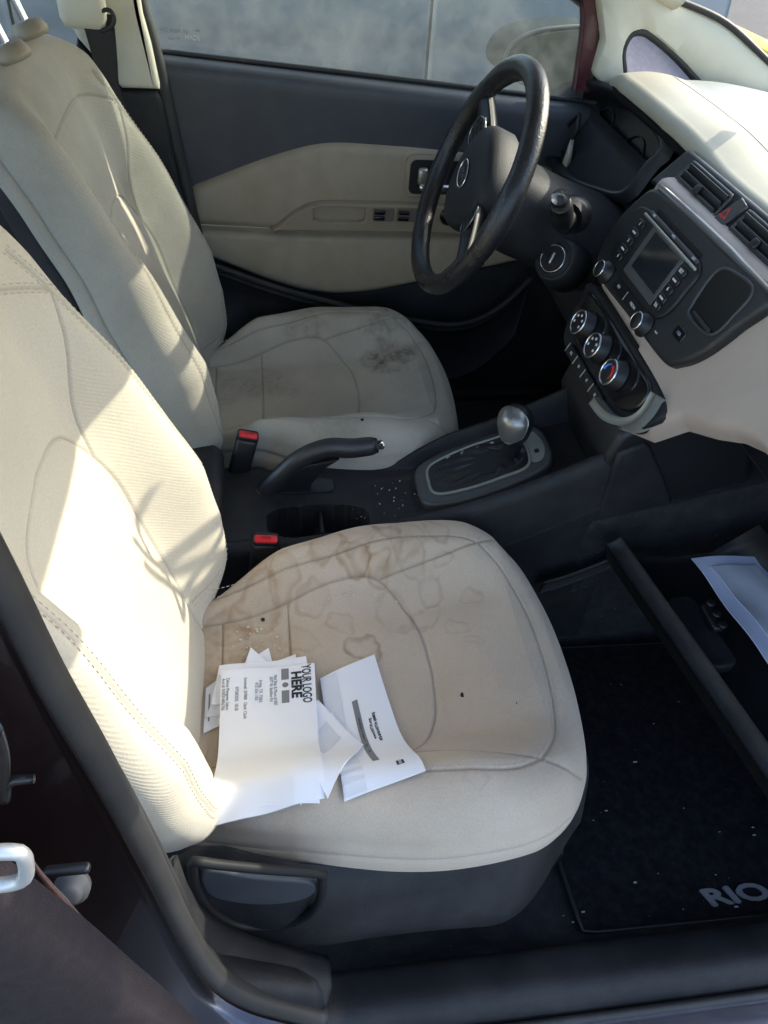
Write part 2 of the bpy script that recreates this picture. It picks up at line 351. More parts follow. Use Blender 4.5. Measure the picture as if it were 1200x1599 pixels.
def stitches(fr, surf, lines, off=.0045, L=.0042, gap=.0026, w=.0009):
    VV, FF = [], []; k = 0
    for p in lines:
        p = np.asarray(p, float); n = max(2, int(np.sum(np.linalg.norm(np.diff(p, axis=0), axis=1))/(L+gap))); q = resample(p, n)
        t = np.gradient(q, axis=0); t /= np.linalg.norm(t, axis=1)[:, None]+1e-9; nn = np.stack([-t[:, 1], t[:, 0]], 1)
        for s in (-1, 1):
            c = q+nn*off*s
            for i in range(n):
                a, b = c[i]-t[i]*L/2, c[i]+t[i]*L/2; m_ = nn[i]*w/2
                qs = np.array([a-m_, a+m_, b+m_, b-m_]); z = surf(qs[:, 0], qs[:, 1])+.0003
                VV.append(np.c_[qs, z]); ce = np.array([[*(c[i]), surf(c[i][0:1], c[i][1:2])[0]+.0011]]); VV.append(ce)
                FF += [[k, k+1, k+4], [k+1, k+2, k+4], [k+2, k+3, k+4], [k+3, k, k+4]]; k += 5
    return fr(np.vstack(VV)), FF
def mir(p): return [(x, -y) for x, y in p]
# cushion plan: x forward, y across
c_a = [(-.08, 0), (-.08, .10), (-.055, .130), (0, .152), (.05, .174), (.1, .197), (.2, .238), (.29, .252), (.36, .247), (.41, .226), (.447, .188), (.470, .135), (.482, .07), (.485, 0)]
c_b = [(-.08, 0), (-.08, .14), (-.055, .180), (0, .200), (.1, .226), (.2, .245), (.29, .252), (.36, .247), (.41, .226), (.447, .188), (.470, .135), (.482, .07), (.485, 0)]
C_OUTP = c_a+[(x, -y) for x, y in c_b[-2:0:-1]]
C_OUTD = c_a+[(x, -y) for x, y in c_a[-2:0:-1]]
def c_top(x, y):
    zc = np.interp(x, [-.1, -.02, .1, .2, .3, .37, .42, .46, .5], [.238, .246, .256, .262, .268, .288, .300, .298, .285])
    a = np.abs(y); wx = np.interp(x, [-.08, 0, .1, .3, .38, .44, .5], [.3, .72, 1, .95, .55, .12, 0])
    b = .074*sstep(.095, .185, a)*wx-.02*sstep(.19, .26, a)*wx
    return zc+b-.006*np.cos(np.clip(a/.1, 0, 1)*math.pi/2)*sstep(0, .1, x)*(1-sstep(.3, .38, x))+.002*np.sin(x*41+y*23)
ins = spline([(-.06, .105), (.02, .112), (.10, .124), (.17, .142), (.225, .143), (.262, .118), (.288, .07), (.296, 0)], 60)
INS = np.vstack([ins, (ins*[1, -1])[::-1]])
DIA = np.array(spline([(.235, .139), (.30, .152), (.388, .176)], 20)); BAND = spline([(.388, .176), (.418, .14), (.436, .08), (.442, 0), (.436, -.08), (.418, -.14), (.388, -.176)], 60)
SIDE_S = spline([(.388, .176), (.342, .189), (.246, .183), (.151, .165), (.062, .150), (0, .145)], 40)
CROSS = np.array([(.105, -.124), (.106, 0), (.105, .124)])
CR2 = np.array([(.012, -.112), (.012, .112)])
ETIP = spline([(.388, .176), (.425, .19), (.446, .186)], 10)
C_SEAMS = [INS, DIA, DIA*[1, -1], BAND, SIDE_S, SIDE_S*[1, -1], CROSS, CR2, ETIP, ETIP*[1, -1]]
def vnoise(x, y, s, seed=0.):
    return np.array([mn.noise(Vector((a*s+seed, b*s, seed*1.7))) for a, b in zip(x, y)])
def stain_rings(x, y, rings):
    wx = x+.010*vnoise(x, y, 38, 7)+.004*vnoise(x, y, 110, 2); wy = y+.010*vnoise(x, y, 38, 13)+.004*vnoise(x, y, 110, 9)
    n1 = np.clip(.85+.7*vnoise(x, y, 45, 21), 0, 1.1); n2 = np.clip(.6+.8*vnoise(x, y, 130, 31), 0, 1.2)
    out = np.zeros(len(x))
    for cx, cy, r, w_, amp, fill in rings:
        d = np.hypot(wx-cx, wy-cy); k = np.nonzero(d < r*1.9+.02)[0]
        if len(k) == 0: continue
        a = np.arctan2(wy[k]-cy, wx[k]-cx); s = cx*91+cy*57
        rr = r*(1+.16*np.sin(2*a+s)+.10*np.sin(3*a+s*2.3))
        q = d[k]-rr
        edge = np.where(q > 0, np.exp(-(q/(w_*.8))**2), np.exp(-(q/(w_*1.7))**2))
        v = amp*edge*n1[k]+(fill*.6 if amp > .17 else fill)*n2[k]*(1-sstep(-.012, .003, q))
        out[k] = 1-(1-out[k])*(1-np.clip(v, 0, 1))
    return out
P_RINGS = [(.165, .185, .026, .0035, .42, .12), (.21, .200, .030, .003, .40, .10), (.255, .215, .024, .003, .36, .08), (.20, .165, .020, .003, .62, .16), (.235, .15, .017, .0025, .4, .1),
  (.06, .125, .034, .004, .40, .18), (.10, .15, .022, .003, .32, .08), (.14, .125, .020, .003, .28, .06), (.02, .10, .03, .004, .35, .12), (.18, .09, .02, .0025, .28, .05), (.205, .045, .022, .0028, .52, .10),
  (.285, .16, .022, .0025, .28, .06), (.31, .12, .018, .0025, .28, .06), (.335, .155, .013, .0022, .3, .06), (.30, .085, .02, .0025, .22, .05), (.34, .06, .014, .002, .2, .04), (.37, .105, .016, .002, .22, .03),
  (.33, .20, .02, .003, .3, .08), (.36, .03, .010, .002, .22, .04), (.255, .10, .025, .003, .22, .04), (.02, .04, .06, .01, .12, .25), (.06, .03, .05, .008, .16, .22), (.30, -.195, .012, .002, .22, .05), (.09, -.19, .03, .01, .18, .2), (.12, .07, .02, .003, .2, .08), (.28, .19, .03, .0025, .25, .06), (.24, .175, .035, .003, .3, .05)]
D_RINGS = [(.345, .155, .032, .006, .05, .34), (.365, .10, .034, .006, .12, .42), (.395, .08, .028, .005, .15, .5), (.335, .085, .028, .005, .14, .42), (.42, .10, .022, .005, .1, .35), (.352, .05, .020, .005, .1, .38), (.385, .045, .018, .004, .08, .30),
  (.21, .165, .026, .008, .06, .28), (.17, .155, .016, .005, .1, .26), (.36, .195, .02, .006, .1, .34), (.39, .165, .026, .006, .06, .26), (.33, .205, .014, .004, .12, .4), (.11, .05, .04, .02, .03, .16), (.05, .03, .05, .02, .03, .18), (.15, .02, .03, .01, .02, .14), (.43, .02, .02, .006, .03, .12), (.22, -.19, .05, .02, .03, .14)]
# backrest plan: x = up along the back (v), y across (u)
B_OUT = [(-.02, 0), (-.02, .10), (-.005, .165), (.045, .222), (.12, .252), (.2, .256), (.3, .245), (.4, .226), (.48, .212), (.555, .206), (.605, .190), (.636, .158), (.650, .09), (.653, 0)]
B_OUT = B_OUT+[(x, -y) for x, y in B_OUT[-2:0:-1]]
def b_top(x, y):
    a = np.abs(y); hb = np.interp(x, [-.02, .05, .12, .2, .3, .4, .5, .58, .65], [.02, .05, .070, .078, .070, .058, .042, .026, 0])
    z = hb*sstep(.105, .195, a)-.014*sstep(.20, .26, a)*np.interp(x, [0, .5, .6], [1, .8, .3])
    z = z+np.interp(x, [-.02, .1, .22, .4, .55, .62], [.0, .008, .010, 0, .004, -.004])*(1-sstep(.06, .13, a))
    return z-.03*sstep(.58, .69, x)+.0015*np.sin(x*37+y*29)
ia = spline([(-.02, .102), (.1, .112), (.2, .120), (.3, .122), (.36, .108), (.395, .075), (.408, .0)], 60)
B_INS = np.vstack([ia, (ia*[1, -1])[::-1]])
B_UP = spline([(.33, .118), (.40, .132), (.47, .165), (.505, .182)], 20)
B_YOKE = spline([(.505, .182), (.54, .13), (.552, .06), (.554, 0), (.552, -.06), (.54, -.13), (.505, -.182)], 40)
B_ST = spline([(.56, .168), (.505, .182), (.4, .196), (.3, .212), (.2, .222), (.12, .222), (.07, .205), (.045, .17), (.05, .12)], 60)
B_SEAMS = [B_INS, B_UP, B_UP*[1, -1], B_YOKE, B_ST, B_ST*[1, -1]]
EDGE_SIDE_C = [(.002, .004), (.004, .010), (.0045, .016), (.0005, .0178), (.0045, .0196), (.006, .028), (.006, .04), (.004, .052), (-.002, .062), (-.012, .068)]
def make_seat(name, ctr, label, cloth_c, cloth_b, rings, c_side, stain_b=None):
    cx, cy, cz = ctr
    t = empty(name, (cx+.2, cy, 0), label, 'car seat')
    fc = Frame((cx, cy, cz), (1, 0, 0), (0, 1, 0), (0, 0, 1))
    V, F, O, nn = pillow(C_OUTD if 'driver' in name else C_OUTP, c_top, .034, c_side, C_SEAMS, rng_c=(.21, 0))
    x, y = V[:, 0], V[:, 1]; st = stain_rings(x, y, rings)
    st = np.clip(st*(1.15 if 'driver' in name else 1.2)*(1+.35*vnoise(x, y, 60))+.10*np.clip(vnoise(x, y, 16, 3), 0, 1), 0, 1)
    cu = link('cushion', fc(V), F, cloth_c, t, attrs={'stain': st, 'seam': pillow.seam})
    surf = lambda a, b: c_top(a, b)-.0015*np.exp(-(segdist(np.asarray(a, float), np.asarray(b, float), C_SEAMS)/.012)**2)
    s = link('stitching', *stitches(fc, surf, [BAND, SIDE_S, SIDE_S*[1, -1]]), THREAD, cu, smooth=False, kind='stuff')
    tilt = R(18)
    fb = Frame((cx-(-.004 if 'driver' in name else .012), cy, cz+.24), (-math.sin(tilt), 0, math.cos(tilt)), (0, 1, 0), (math.cos(tilt), 0, math.sin(tilt)))
    bs = [(.001, .006), (.001, .014), (0, .030), (-.002, .044), (-.0065, .0462), (-.003, .0484), (-.003, .060), (-.006, .069), (-.02, .076)]
    V, F, O, nn = pillow(B_OUT, b_top, .030, bs, B_SEAMS, rng_c=(.30, 0))
    V[:, 2] = np.where(np.arange(len(V)) >= 190*760, np.minimum(V[:, 2], V[:, 2]), V[:, 2])
    x, y = V[:, 0], V[:, 1]; st = .16*np.clip(vnoise(x, y, 9, 5)+.1, 0, 1)
    if stain_b: st = np.maximum(st, stain_rings(x, y, stain_b))
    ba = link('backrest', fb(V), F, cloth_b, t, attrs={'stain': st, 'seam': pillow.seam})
    surfb = lambda a, b: b_top(a, b)-.0015*np.exp(-(segdist(np.asarray(a, float), np.asarray(b, float), B_SEAMS)/.012)**2)
    link('stitching', *stitches(fb, surfb, [B_ST, B_ST*[1, -1], B_YOKE]), THREAD, ba, smooth=False, kind='stuff')
    # rear shell, headrest with posts and guides
    shell = prism(Frame(fb(0, 0, -.050), fb.X, -fb.Y, -fb.Z), [(p[0]*.95+.01, -p[1]*.92) for p in spline(B_OUT, 60, True)], 0, .045, .03, 5)
    link('back_shell', *shell, PLAS, t)
    for s in (-1, 1):
        link('guide', *lathe(Frame(fb(.640, .066*s+.028, -.020), fb.Y, fb.Z, fb.X), [(.026, 0), (.027, .008), (.021, .020), (.012, .022)], 24), PLASB if 'driver' in name else PLASB, t)
        P = np.array([fb(v, .066*s+.028, -.020) for v in np.linspace(.655, .84, 24)]); rr = np.full(24, .0062); 
        rr[12::3] = .0050
        link('headrest_post', *tube(P, rr, 12), CHROME, t)
    ho = [(0, 0), (.0, .09), (.03, .125), (.09, .13), (.15, .11), (.175, .06), (.18, 0)]; ho += [(a, -b) for a, b in ho[-2:0:-1]]
    hf = Frame(fb(.800 if 'driver' in name else .70, 0, -.01), fb.X, fb.Y, fb.Z)
    V, F, _, _ = pillow(ho, lambda a, b: .03-.6*(a-.09)**2-.8*b*b, .028, [(0, .01), (0, .04), (-.01, .06), (-.03, .07)], [], na=90, nr=24, rng_c=(.09, 0))
    link('headrest', hf(V), F, cloth_b, t, attrs={'stain': np.zeros(len(V))})
    return t, fc, fb
PS, PF, PB = make_seat('passenger_seat', (0, -.335, 0), 'beige cloth front seat nearest the camera with water stains and envelopes lying on it', FAB_P, FAB_B, P_RINGS, EDGE_SIDE_C)
d_side = [(.002, .004), (.004, .010), (.0045, .016), (.0005, .0178), (.0045, .0196), (.010, .035), (.013, .06), (.012, .09), (.008, .12), (.002, .15), (-.008, .165), (-.02, .17)]
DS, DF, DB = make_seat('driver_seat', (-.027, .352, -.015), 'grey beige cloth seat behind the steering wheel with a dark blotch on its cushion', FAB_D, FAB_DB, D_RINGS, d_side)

# passenger seat side shield, recline handle, adjusting rail, burn holes, crumbs
def shield_y(x, z):
    return -.592-.030*sstep(.27, .14, z)+.022*sstep(.14, .07, z)+.11*sstep(.32, .50, x)**1.4-.002*np.sin(x*20)
xs = np.linspace(-.10, .475, 70); topz = np.interp(xs, [-.1, -.02, .03, .06, .10, .14, .2, .3, .4, .44, .475], [.33, .315, .300, .275, .25, .237, .238, .256, .268, .262, .25])
botz = np.interp(xs, [-.1, 0, .1, .3, .4, .475], [.11, .09, .08, .075, .10, .16])
vv = np.linspace(0, 1, 26); P = np.zeros((70, 26, 3))
for i in range(70):
    z = topz[i]+(botz[i]-topz[i])*vv; y = shield_y(xs[i], z); y = y+.022*np.exp(-vv/.07)*1.0
    P[i] = np.c_[np.full(26, xs[i]), y, z+.004*np.exp(-vv/.07)]
link('side_shield', *sheet(P, th=-.004), PLAS, PS, sharp=60)
shf = Frame((0, -.612, .2), (1, 0, 0), (0, 0, 1), (0, -1, 0))
hp = [(303, 1345), (340, 1350), (420, 1358), (498, 1364), (503, 1372), (500, 1405), (480, 1430), (435, 1446), (375, 1446), (332, 1424), (308, 1390), (300, 1352)]
hpl = spline([shf.px(*p) for p in hp], 60, True)
V, F = tube(shf(np.c_[hpl, np.zeros(60)]), .0052, 10, True); link('recline_lever', V, F, mat('matt black lever', (.010, .010, .011), .6, spec=.3), PS)
ip = spline([shf.px(*p) for p in [(318, 1360), (400, 1371), (490, 1380), (486, 1400), (440, 1412), (380, 1412), (325, 1398)]], 40, True)
link('lever_pocket', *prism(shf, ip, -.012, .0005, .004), PLASG, PS)
for yy in (-.50, -.17):
    link('seat_rail', *box((.20, yy, .035), (.56, .035, .05), .006), PLASD, PS)
link('rail_bolt', *lathe(Frame(at(838, 1426, 'y', -.555), (0, 1, 0), (0, 0, 1), (1, 0, 0)), [(.007, 0), (.007, .016), (.004, .020)], 16), mat('dark oily bolt', (.10, .10, .10)), PS)
link('cushion_pan', *box((.20, -.335, .15), (.50, .42, .16), .03), PLASD, PS)
def on_cushion(px, py, off=0.0):
    z = .28
    for _ in range(12):
        p = at(px, py, 'z', z); z = float(c_top(np.array([p[0]]), np.array([p[1]+.335]))[0])+off
    return p
for i, (px, py, r_) in enumerate(((723, 1085, .0032), (411, 967, .0028), (807, 1098, .0009))):
    p = on_cushion(px, py); link('burn_hole', *lathe(Frame(p-[0, 0, .0012], (1, 0, 0), (0, 1.15, 0), (0, 0, 1)), [(r_, 0), (r_*.95, .0016), (r_*.5, .0017)], 14), BURN, PS)
def on_dcush(px, py):
    z = .28
    for _ in range(12):
        p = at(px, py, 'z', z); z = float(c_top(np.array([p[0]+.027]), np.array([p[1]-.352]))[0])-.015
    return p
p = on_dcush(566, 655); link('burn_hole', *lathe(Frame(p-[0, 0, .0012], (1, 0, 0), (0, 1, 0), (0, 0, 1)), [(.003, 0), (.0028, .0018), (.0012, .0019)], 14), BURN, DS)
link('seat_base', *box((.18, .352, .07), (.48, .36, .12), .02), PLASD, DS)
VV = []
for i in range(46):
    if i < 26: px = 370+random.random()*75; py = 975+random.random()*40
    else:
        t = random.random(); px = 470+t*150; py = 955-28*math.sin(t*2.6)-2+random.random()*5
    p = on_cushion(px, py, .0012); s = random.choice((.0012, .0016, .002, .0035 if i < 26 else .0014))
    VV.append(box(p, (s*1.4, s, s*.8), s*.3))
tag(link('crumbs', *join(VV), CRUMB, None, kind='stuff'), 'pale crumbs scattered at the back of the passenger cushion', 'crumbs')

# ------------------------------------------------------------------ envelopes
def envelope(name, corners, offs, label, mt=PAPER, th=.0018, n=(18, 26), crease=.0012, seed=0, lift=None, sagk=1.0, cat='envelope'):
    """corners in photo pixels (a,b,c,d round), draped on the cushion"""
    C = [on_cushion(*c, offs) for c in corners]; nu, nv = n
    u = np.linspace(0, 1, nu)[:, None, None]; v = np.linspace(0, 1, nv)[None, :, None]
    a, b, c, d = [np.array(q) for q in C]
    P = (1-u)*(1-v)*a+u*(1-v)*b+u*v*c+(1-u)*v*d
    X, Y = P[..., 0], P[..., 1]; zt = c_top(X, Y+.335)
    k = np.ones(7)/7
    zl = zt+offs
    zs = zl.copy()
    for _ in range(5):                                   # stiffness: smooth, but never below the cloth
        q = np.pad(zs, 1, mode='reflect', reflect_type='odd'); zs = (q[:-2, 1:-1]+q[2:, 1:-1]+q[1:-1, :-2]+q[1:-1, 2:])/4; zs = np.maximum(zs, zl)
    nz = np.array([[mn.noise(Vector((X[i, j]*22+seed, Y[i, j]*22, seed))) for j in range(nv)] for i in range(nu)])
    P = np.stack([X, Y, zs+crease*(nz+.4)+ (0 if lift is None else lift(u[..., 0], v[..., 0]))], -1)
    N = np.cross(P[-1, 0]-P[0, 0], P[0, -1]-P[0, 0])
    if N[2] < 0: P = P[:, ::-1]; 
    o = link(name, *sheet(P, th=th), mt, None, sharp=40); tag(o, label, cat, 'envelopes piled on the passenger seat')
    # best-fit frame in photo order
    X_ = b-a; L = np.linalg.norm(X_); X_ /= L; Y_ = d-a; Y_ -= X_*(Y_@X_); H = np.linalg.norm(Y_); Y_ /= H; Z_ = np.cross(X_, Y_)
    o['_n'] = 0; del o['_n']
    G = P if N[2] >= 0 else P[:, ::-1]
    def place(parts, nm, mt2, sub=None):                 # print that follows the paper: (u,v) in metres along a->b, a->d
        V, F = parts; V = np.asarray(V, float); uu = np.clip(V[:, 0]/L, 0, 1)*(nu-1); vv_ = np.clip(V[:, 1]/H, 0, 1)*(nv-1)
        i0 = np.minimum(uu.astype(int), nu-2); j0 = np.minimum(vv_.astype(int), nv-2); fu = (uu-i0)[:, None]; fv = (vv_-j0)[:, None]
        Q = G[i0, j0]*(1-fu)*(1-fv)+G[i0+1, j0]*fu*(1-fv)+G[i0, j0+1]*(1-fu)*fv+G[i0+1, j0+1]*fu*fv
        Q[:, 2] += V[:, 2]; return link(nm, Q, F, mt2, o, smooth=False)
    return o, place, L, H
ID = Frame((0, 0, 0), (1, 0, 0), (0, 1, 0), (0, 0, 1))
def strip(x0, y0, x1, y1, z=.0004, n=8):
    P = np.array([[(x0+(x1-x0)*i/n, y0+(y1-y0)*j/n, z) for j in range(n+1)] for i in range(n+1)]).reshape(-1, 3); return P, gridF(n+1, n+1)
def densetext(s, x, y, size, rot, sx=1, bold=0, z=.0004):
    V, F = text(s, ID, 0, 0, size, None, None, rot=rot, sx=sx, bold=bold, z=z, depth=.0002)
    V[:, 1] *= -1; return V+np.array([x, y, 0]), [f[::-1] for f in F]
# right-hand remittance envelope lying up on the near bolster
o, pl, L, H = envelope('return_envelope', [(538, 1252), (500, 1060), (585, 1022), (665, 1203)], .0045, 'white reply envelope with a grey address bar lying right of the pile', seed=1, th=.0012)
T = math.pi
pl(strip(L*.18, H*.44, L*.74, H*.53), 'address_bar', INKG)
pl(densetext('Pay your invoice online or by phone.', L*.46, H*.485, .0048, 0, z=.0007), 'lettering', INK)
pl(densetext('www.NTTA.org', L*.50, H*.64, .0054, 0, bold=.0002), 'lettering', INK)
pl(densetext('972-818-NTTA (6882)', L*.50, H*.715, .0054, 0, bold=.0002), 'lettering', INK)
pl(strip(L*.09, H*.70, L*.125, H*.80), 'print_mark', INK); pl(densetext('KX', L*.107, H*.75, .0045, 0, bold=.0003, z=.0007), 'lettering', WHITEP)
pl(strip(L*.012, H*.012, L*.985, H*.28, z=.0009, n=16), 'flap', mat('duller white paper', (.70, .71, .75), .85))
# papers peeking out at the back of the pile
back = [([(318, 1145), (322, 1075), (420, 1012), (440, 1090)], .003, 'white envelope lowest in the pile, corner poking out by the backrest'),
        ([(322, 1120), (345, 1058), (462, 1022), (470, 1100)], .006, 'white envelope with a printed corner showing above the pile'),
        ([(350, 1130), (392, 1011), (436, 1050), (440, 1150)], .009, 'white envelope with slanted grey writing pointing back out of the pile'),
        ([(330, 1100), (343, 1040), (478, 1025), (495, 1100)], .012, 'white folded paper with a dark edge just under the top letter'),
        ([(380, 1260), (350, 1130), (470, 1120), (500, 1255)], .010, 'white envelope whose pointed corners stick out under the top letter')]
for i, (c, of, lb) in enumerate(back):
    o, pl, L, H = envelope('envelope', c, of, lb, seed=5+i, n=(10, 14), th=.0016)
    if i == 2: pl(densetext('SE HABLA ESP', L*.62, H*.35, .006, R(-8)), 'lettering', INKG)
    if i == 1: pl(strip(L*.3, H*.80, L*.9, H*.83), 'print_mark', INKG)
    if i == 0: pl(strip(L*.2, H*.05, L*.8, H*.07), 'print_mark', INKG)
# window envelopes fanned out to the right
o, pl, L, H = envelope('window_envelope', [(512, 1248), (430, 1150), (497, 1093), (568, 1163)], .0125, 'white window envelope sticking out between top letter and reply envelope', seed=9, th=.0016)
pl(strip(L*.36, H*.40, L*.68, H*.86), 'address_window', WIN)
o, pl, L, H = envelope('envelope', [(470, 1258), (420, 1180), (520, 1110), (552, 1178)], .0090, 'white envelope under the window envelope, lower corner showing', seed=12, th=.0014)
# the top letter
o, pl, L, H = envelope('top_letter', [(330, 1286), (346, 1048), (491, 1036), (507, 1242)], .0175, 'large creased white letter on top of the pile printed YOUR LOGO HERE', seed=20, n=(40, 30), th=.004, crease=.003,
    lift=lambda u, v: -.008*np.exp(-((u-0)/.12)**2))
# along a->b = photo upward, a->d = photo right ; text runs photo-downward = -u
def tx(s, u, v, size, **k): return pl(densetext(s, L*u, H*v, size, T, **k), 'lettering', k.pop('m', INK))
pl(densetext('YOUR LOGO', L*.865, H*.905, .0170, T, sx=.62, bold=.0003), 'lettering', INK)
pl(densetext('HERE', L*.865, H*.795, .0185, T, sx=1.02, bold=.0007), 'lettering', INK)
pl(strip(L*.905, H*.64, L*.985, H*.72), 'logo_block', INKG); pl(strip(L*.745, H*.64, L*.83, H*.72), 'logo_block', INKG)
dv = prism(ID, circ(L*.868, H*.68, .0042, 20), 0, .0002, .00005, 1); dv = (np.c_[dv[0][:, :2], np.full(len(dv[0]), .0005)], dv[1]); pl(dv, 'logo_dot', INKG)
for s, u, v, sz in (('Mail Ship & More #1003', .84, .575, .0062), ('3077 N. Beltline Rd', .85, .53, .0062), ('Irving, TX. 75062', .84, .42, .0062), ('972-256-1765', .84, .375, .0062), ('Invoice#: 207800   Clerk: Clark', .80, .26, .0062), ('07/28/2025  10:20', .80, .17, .0062), ('Zakisse Mengeste, Sabro', .84, .075, .006), ('Acct #: 0103314806706', .84, .03, .006)):
    pl(densetext(s, L*u, H*v, sz, T, sx=.82), 'lettering', INKG)
# ------------------------------------------------------------------ cabin shell (setting of the interior)
SH = empty('car_body', (.3, 0, -.3), 'dark maroon car body seen from inside with sill, pillars and black carpet', 'car body')
def part(n, VF, m_, parent=SH, **k): return link(n, VF[0], VF[1], m_, parent, **k)
# floor carpet as a height field: flat, tunnel under console, rises at the firewall
gx = np.linspace(-1.0, 1.25, 150); gy = np.linspace(-.655, .70, 90); X, Y = np.meshgrid(gx, gy, indexing='ij')
Z = .0+.10*sstep(.14, .08, np.abs(Y-.02))+.42*sstep(.86, 1.15, X)+.006*np.sin(X*19+Y*7)*np.sin(Y*23)*sstep(.62, .3, np.abs(Y))
Z += .060*sstep(-.595, -.645, Y)+.25*sstep(-.35, -.5, X)*0
Z += .022*np.exp(-((X-.335)/.035)**2-((Y+.615)/.03)**2)
part('floor_carpet', sheet(np.stack([X, Y, Z], -1), th=.006), CARPET)
part('firewall', sheet(np.array([[(1.10+.1*a, y, z) for z, a in zip((.42, .75), (0, 1))] for y in (.72, -.72)]), th=-.01), CARPET)
# rocker: inner plastic scuff, then black step, then painted sill
def loft_x(sec, x0, x1, n=40, fn=None):
    S = np.asarray(sec, float); xs_ = np.linspace(x0, x1, n); P = np.zeros((n, len(S), 3))
    for i, x in enumerate(xs_):
        q = S.copy()
        if fn: q = fn(x, q)
        P[i] = np.c_[np.full(len(S), x), q]
    return P
sec = [(-.625, -.01), (-.633, .05), (-.641, .076), (-.653, .085), (-.670, .0925), (-.684, .0955), (-.694, .091), (-.701, .078), (-.705, .060), (-.711, .048), (-.72, .01)]
sec = spline(sec, 40)
part('sill_trim', sheet(loft_x(sec, .128, 1.1), th=.004), PLAS)
s2 = spline([(-.700, .0), (-.712, .045), (-.722, .060), (-.740, .062), (-.765, .060), (-.79, .05), (-.80, 0), (-.81, -.1), (-.80, -.22)], 40)
part('painted_sill', sheet(loft_x(s2, -.02, 1.15), th=.006), mat('sky toned sill paint', (.72, .70, .78), .14, metal=.9, dust=.35, dustcol=(.16,.15,.18), dscale=14))  # pale metallic tone set into the colour for sky reflected in maroon paint
part('hinge_pillar', box((1.16, -.70, .33), (.5, .05, .86), .02), PLASD)
part('footwell_side', box((1.12, .70, .30), (.62, .05, .80), .02), PLASD)
part('inner_sill', box((.1, .69, -.02), (2.2, .06, .09), .01), PLASD)
part('sill_seal', tube([(x, -.716, .066+.002*math.sin(x*9)) for x in np.linspace(.05, 1.1, 40)], .006, 10), RUBBER)
# passenger B pillar: inner trim, rubber seal, painted outer, plus foot sweeping into the sill
def ribbon(path, width_dir, w_, th, bulge=.004, nv=9):
    """path (n,3), sweeps a padded strip; width_dir (n,3) or (3,)"""
    P = np.asarray(path, float); n = len(P); W = np.broadcast_to(width_dir, (n, 3)); W = W/np.linalg.norm(W, axis=1)[:, None]
    Tn = np.gradient(P, axis=0); Tn /= np.linalg.norm(Tn, axis=1)[:, None]; Nn = np.cross(W, Tn); Nn /= np.linalg.norm(Nn, axis=1)[:, None]
    w_ = np.broadcast_to(w_, (n,)); s = np.linspace(-.5, .5, nv); G = np.zeros((n, nv, 3))
    for j, a in enumerate(s): G[:, j] = P+W*(a*w_)[:, None]+Nn*(bulge*math.cos(a*math.pi))
    return sheet(G, G-Nn[:, None, :]*th)
def pxs(l, ax, v): return np.array([at(*p, ax, v) for p in l])
# seal outer edge line: follows the door opening
op = pxs([(-60, 816), (0, 926), (70, 1060), (150, 1195), (225, 1335), (285, 1455), (330, 1520), (395, 1560), (500, 1588)], 'y', -.700)
op = spline(op, 60)
part('door_seal', tube(op, .0115, 14), RUBBER)
ip_ = spline(pxs([(-60, 796), (0, 898), (70, 1024), (150, 1152), (225, 1285), (280, 1395), (312, 1470), (370, 1520), (500, 1545)], 'y', -.685), 60)
G = np.stack([op+[0, .004, 0], (op+ip_)/2+[0.004, 0, 0], ip_, ip_+np.array([-.006, .008, 0]), ip_+np.array([-.025, .02, 0]), ip_+np.array([-.06, .03, 0])], 1)
ft = spline(pxs([(262, 1385), (285, 1440), (318, 1478), (380, 1508), (440, 1525), (515, 1540)], 'y', -.665), 40)
G2 = np.stack([ft+np.array([-.01, -.022, -.02]), ft, ft+np.array([0, .022, .002]), ft+np.array([0, .035, -.02]), ft+np.array([0, .04, -.08])], 1)
part('sill_end_trim', sheet(G2, th=-.004), PLAS)
part('b_pillar_trim', sheet(G, th=-.004), PLAS)
oo = spline(pxs([(-60, 860), (0, 985), (70, 1120), (150, 1265), (225, 1405), (275, 1500), (320, 1560), (420, 1610), (520, 1640)], 'y', -.705), 60)
G = np.stack([op+[0, -.004, 0], oo, oo+np.array([-.03, -.015, -.02]), oo+np.array([-.06, -.02, -.04]), oo+np.array([-.09, -.03, -.05]), oo+np.array([-.16, -.05, -.06])], 1)
part('b_pillar_outer', sheet(G[:, ::-1], th=-.01), MAROON)
# rear door edge panel (dusty) at lower left with a painted highlight, striker loop and bolt
rd = pxs([(-150, 1330), (-40, 1385), (30, 1430), (100, 1480), (170, 1535), (240, 1590), (330, 1670)], 'y', -.79)
G = np.stack([spline(rd, 40)+np.array(o_) for o_ in ((.004, .012, -.006), (0, 0, 0), (-.006, -.004, -.006), (-.03, -.008, -.03), (-.08, -.006, -.09), (-.25, .0, -.3))], 1)
part('rear_door_skin', sheet(G[:, ::-1], th=-.01), mat('speckled dusty door paint', (.016, .011, .013), .5, coat=.2, dust=.8, vscale=90, dscale=110, dustcol=(.030,.025,.028), speck=420, speckcol=(.20,.18,.18), bump=.6, bscale=900))
c0 = at(-34, 1358, 'y', -.80)
lp = spline([c0+np.array(q) for q in ((-.03, 0, .015), (.0, 0, .014), (.015, 0, .013), (.019, 0, .008), (.016, 0, -.009), (.011, 0, -.015), (0, 0, -.016), (-.03, 0, -.014))], 50)
rg = spline(pxs([(40, 1322), (62, 1362), (110, 1420), (170, 1482), (238, 1538)], 'y', -.775), 40); part('edge_highlight', tube(rg, np.interp(np.linspace(0, 1, 40), [0, .3, .8, 1], [.0004, .0022, .0018, .0004]), 8), mat('bronze painted highlight', (.09, .045, .035), .25, coat=1, var=.5, vscale=120))  # brown glossy tube added as the copper reflection along the door edge
STK = empty('door_striker', c0, 'pale metal latch loop poking in at the lower left beside the pillar', 'door striker')
